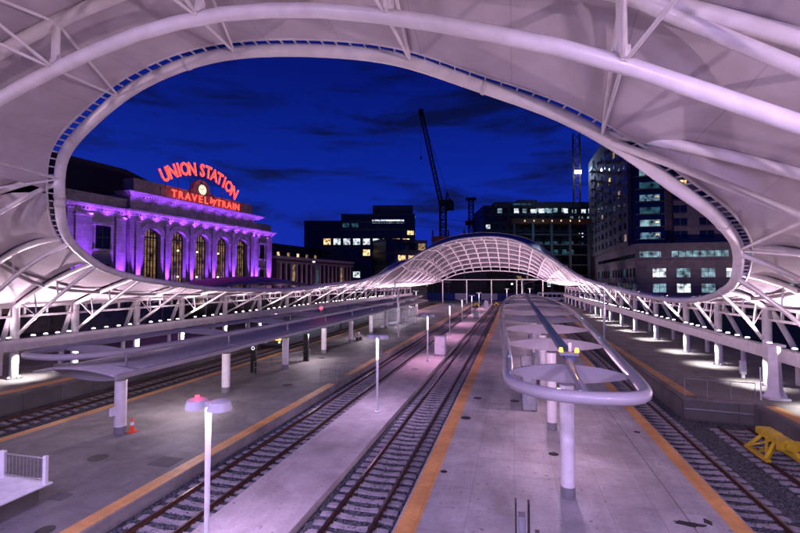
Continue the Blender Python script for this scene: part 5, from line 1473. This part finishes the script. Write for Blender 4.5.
for y in (150, 175, 200): light('SPOT', (24, y, 7), 1500, (1.0, 0.70, 0.85), (35, y, 25), 0.3, 120, 0.8, 'added_tower_fill')
# filler block left of tower base
P = flat(bearing(560, 270, 235)); 

# ---------------------------------------------------------------- cranes
def lattice(mb, a, b, w, seg, r=0.10):
    a = Vector(a); b = Vector(b); d = (b - a).normalized(); up = Vector((0, 1, 0)) if abs(d.y) < 0.9 else Vector((1, 0, 0))
    x = d.cross(up).normalized(); y = d.cross(x).normalized(); L_ = (b - a).length
    cs = [x * w / 2 + y * w / 2, x * w / 2 - y * w / 2, -x * w / 2 - y * w / 2, -x * w / 2 + y * w / 2]
    for c in cs: mb.tube([a + c, b + c], r, 5)
    n = max(2, int(L_ / seg))
    for i in range(n):
        p = a + d * (L_ * i / n); q = a + d * (L_ * (i + 1) / n)
        for k in range(4):
            mb.tube([p + cs[k], q + cs[(k + 1) % 4]], r * 0.55, 4); mb.tube([p + cs[k], p + cs[(k + 1) % 4]], r * 0.55, 4)
    return mb
d = 250
p0 = bearing(443, 281, d); p1 = bearing(443, 205, d); tip = bearing(421, 112, d); pv = bearing(441, 203, d)
t = thing('tower_crane', (p0.x, p0.y, 0), 'dark luffing tower crane with steeply raised jib in mid sky', 'crane')
lattice(MB(), (p0.x, p0.y, 0), p1, 3.2, 4, 0.4).build('mast', M['crane'], t)
lattice(MB(), pv, tip, 1.9, 3.2, 0.30).build('jib', M['crane'], t)
mb = MB(); c = bearing(446, 203, d); mb.box(c, (7.5, 4, 3)); mb.box(bearing(450, 206, d), (4, 4, 4.5)); mb.build('machine_deck', M['crane'], t)
ap = bearing(447, 192, d); mb = MB(); mb.tube([c, ap], 0.45, 5); mb.tube([ap, tip], 0.10, 4); mb.tube([ap, bearing(451, 204, d)], 0.3, 4); mb.build('apex_frame', M['crane'], t)
mb = MB(); hk = tip.copy(); hk.z -= 26; mb.tube([tip, hk], 0.07, 4); mb.box(hk, (0.8, 0.8, 1.6)); mb.box(tip, (2.6, 1.6, 3)); mb.build('hoist_line', M['crane'], t)
p0 = bearing(471, 281, 260); p1 = bearing(471, 199, 260)
t = thing('crane_mast', (p0.x, p0.y, 0), 'short dark lattice mast right of the luffing crane', 'crane')
lattice(MB(), (p0.x, p0.y, 0), p1, 2.6, 4, 0.36).build('mast', M['crane'], t)
mb = MB(); mb.box(p1, (6, 2.4, 1.4)); mb.box(bearing(470, 223, 260), (5.2, 3, 2.4)); mb.build('head_frame', M['crane'], t)
p0 = bearing(578, 281, 205); p1 = bearing(576.5, 132, 205)
t = thing('crane_mast', (p0.x, p0.y, 0), 'pale lit lattice mast carrying a dazzling white floodlight', 'crane')
lattice(MB(), (p0.x, p0.y, 0), (p0.x, p0.y, p1.z), 2.9, 4, 0.22).build('mast', M['crane'], t)
fl = bearing(578, 172, 202)
mb = MB(); mb.box(fl, (2.6, 0.6, 1.5)); mb.build('floodlight', M['e_flood'], t)
light('POINT', (fl.x, fl.y - 3, fl.z - 0.5), 900, (0.45, 0.6, 1.0), size=0.5, name='crane_floodlight_beam')

# ---------------------------------------------------------------- far end: hoarding, shops, street
mb = MB(); t = thing('hoarding', (-15, 186, 0), 'long blue hoarding closing the far end of the tracks', 'fence')
MB().box((-18, 186, 1.6), (52, 0.2, 3.2)).build('panel', M['blue'], t); MB().box((30, 186, 1.6), (44, 0.2, 3.2)).build('panel', M['blue'], t)
MB().box((-9.5, 185.7, 1.7), (6.5, 0.12, 2.6)).build('pale_panel', M['whitep'], t); MB().box((-21, 185.7, 1.7), (5, 0.12, 2.6)).build('pale_panel', M['whitep'], t)
struct('far_apron', MB().box((-9, 172, -0.02), (66, 26, 0.2)), M['conc_strip'])
P = Vector((-62, 232, 0))
t, pt, ub, body, m3 = slab_building('shop_row', P, XD, 100, 20, 0, 15, M['officedark'], 'low dark row of shops with scattered lights seen under the far arch')
rn = random.Random(12)
for i in range(26):
    u = 2 + i * 3.7; z = rn.choice((1.2, 5.2, 5.2, 9.0)); mt = rn.choice((ww, wh, wl, wl, wc))
    if rn.random() < 0.75:
        mb = MB(); Nn = Vector((0, -1, 0)); mb.box((P.x + u, P.y - 0.05, z + 1.1), (rn.uniform(1.0, 2.8), 0.1, rn.uniform(0.8, 2.0))); mb.build('window', mt, t)
for i in range(12): MB().box((P.x + 4 + i * 8, P.y - 0.3, 7.5), (0.6, 0.5, 15)).build('pier', M['officeslab'], t)
for (px, py, c_, mt, e_, nm) in ((411, 278, (1, 0.55, 0.1), 'e_amber', 900, 'street lamp with amber globe glowing under the left of the far arch'), (402, 277, (0.8, 1, 0.95), 'e_flood', 500, 'street lamp with small white globe under the left of the far arch'),
        (512, 284, (1, 0.9, 0.8), 'e_lamp', 200, 'street lamp with pale globe behind the blue hoarding')):
    p = bearing(px, py, 215); t = thing('street_lamp', (p.x, p.y, 0), nm, 'street lamp', 'street lamps beyond the far arch')
    MB().cyl((p.x, p.y, 0), 0.12, p.z, 8).build('pole', M['black'], t)
    MB().tube([p - Vector((0, 0, .5)), p - Vector((0, 0, .3)), p + Vector((0, 0, .3)), p + Vector((0, 0, .5))], [.15, .5, .5, .15], 10).build('globe', M[mt], t, smooth=True)
    light('POINT', (p.x, p.y - 1.2, p.z), e_, c_, size=0.4)
# white bus beyond the hoarding
p = flat(bearing(552, 289, 175)); t = thing('bus', (p.x, p.y, 0), 'pale bus with lit windows parked beyond the centre canopy', 'bus')
MB().box((p.x, p.y, 1.9), (11, 2.5, 2.9)).build('body', M['whitep'], t, bevel=0.15)
mb = MB()
for i in range(6): mb.box((p.x - 4.3 + i * 1.7, p.y - 1.26, 2.35), (1.4, 0.05, 1.0))
mb.build('window_band', M['darkglass'], t)
for s in (-3.6, 3.4): MB().tube([(p.x + s, p.y - 1.28, 0.5), (p.x + s, p.y - 1.0, 0.5)], 0.5, 18).build('wheel', M['black'], t, smooth=True)

# plaza in front of the station and its curved pavilion roof
struct('plaza', MB().box((-64, 80, -0.05), (36, 190, 0.3)), M['plaza'])
struct('street_right', MB().box((42, 80, -0.10), (36, 190, 0.2)), M['asphalt'])
t = thing('entrance_pavilion', (-47, 72, 0), 'low pavilion with a shallow curved roof tinted purple before the station', 'building')
rows = []
for i in range(17):
    y = 54 + i * 2.3; k = 1 - ((i - 8) / 8.5) ** 2
    rows.append([(-52 + j * 1.1, y, 7.0 + 1.9 * k * (1 - ((j - 4.5) / 6.0) ** 2)) for j in range(10)])
MB().grid(rows).build('roof', M['shedroof'], t, smooth=True, solid=0.2)
mb = MB()
for i in range(8):
    y = 56 + i * 4.6
    for x in (-51, -43.5): MB().cyl((x, y, 0), 0.14, 6.9, 8).build('post', M['grey'], t)
MB().box((-47, 72, 2.6), (6, 30, 5.2)).build('glass_wall', M['darkglass'], t)
for y in (58, 70, 84): light('SPOT', (-55.5, y, 13), 900, (0.55, 0.05, 0.8), (-48, y, 7), 0.3, 100, 0.8, 'plaza_wash')
# vehicles/people-scale glints of the street beyond the left girder
for (x, y, c_) in ((-58, 40, (1, 0.75, 0.5)), (-56, 100, (0.8, 0.4, 1.0))): light('POINT', (x, y, 4), 260, c_, size=0.3)
t = thing('street_lamp', (-50, 106, 0), 'slim tall street lamp before the brick wing', 'street lamp')
MB().cyl((-50, 106, 0), 0.12, 13.0, 8).build('pole', M['grey'], t); MB().box((-50, 106, 13.1), (0.5, 0.5, 0.35)).build('lamp_head', M['e_lamp'], t)
print('lights', NL[0])
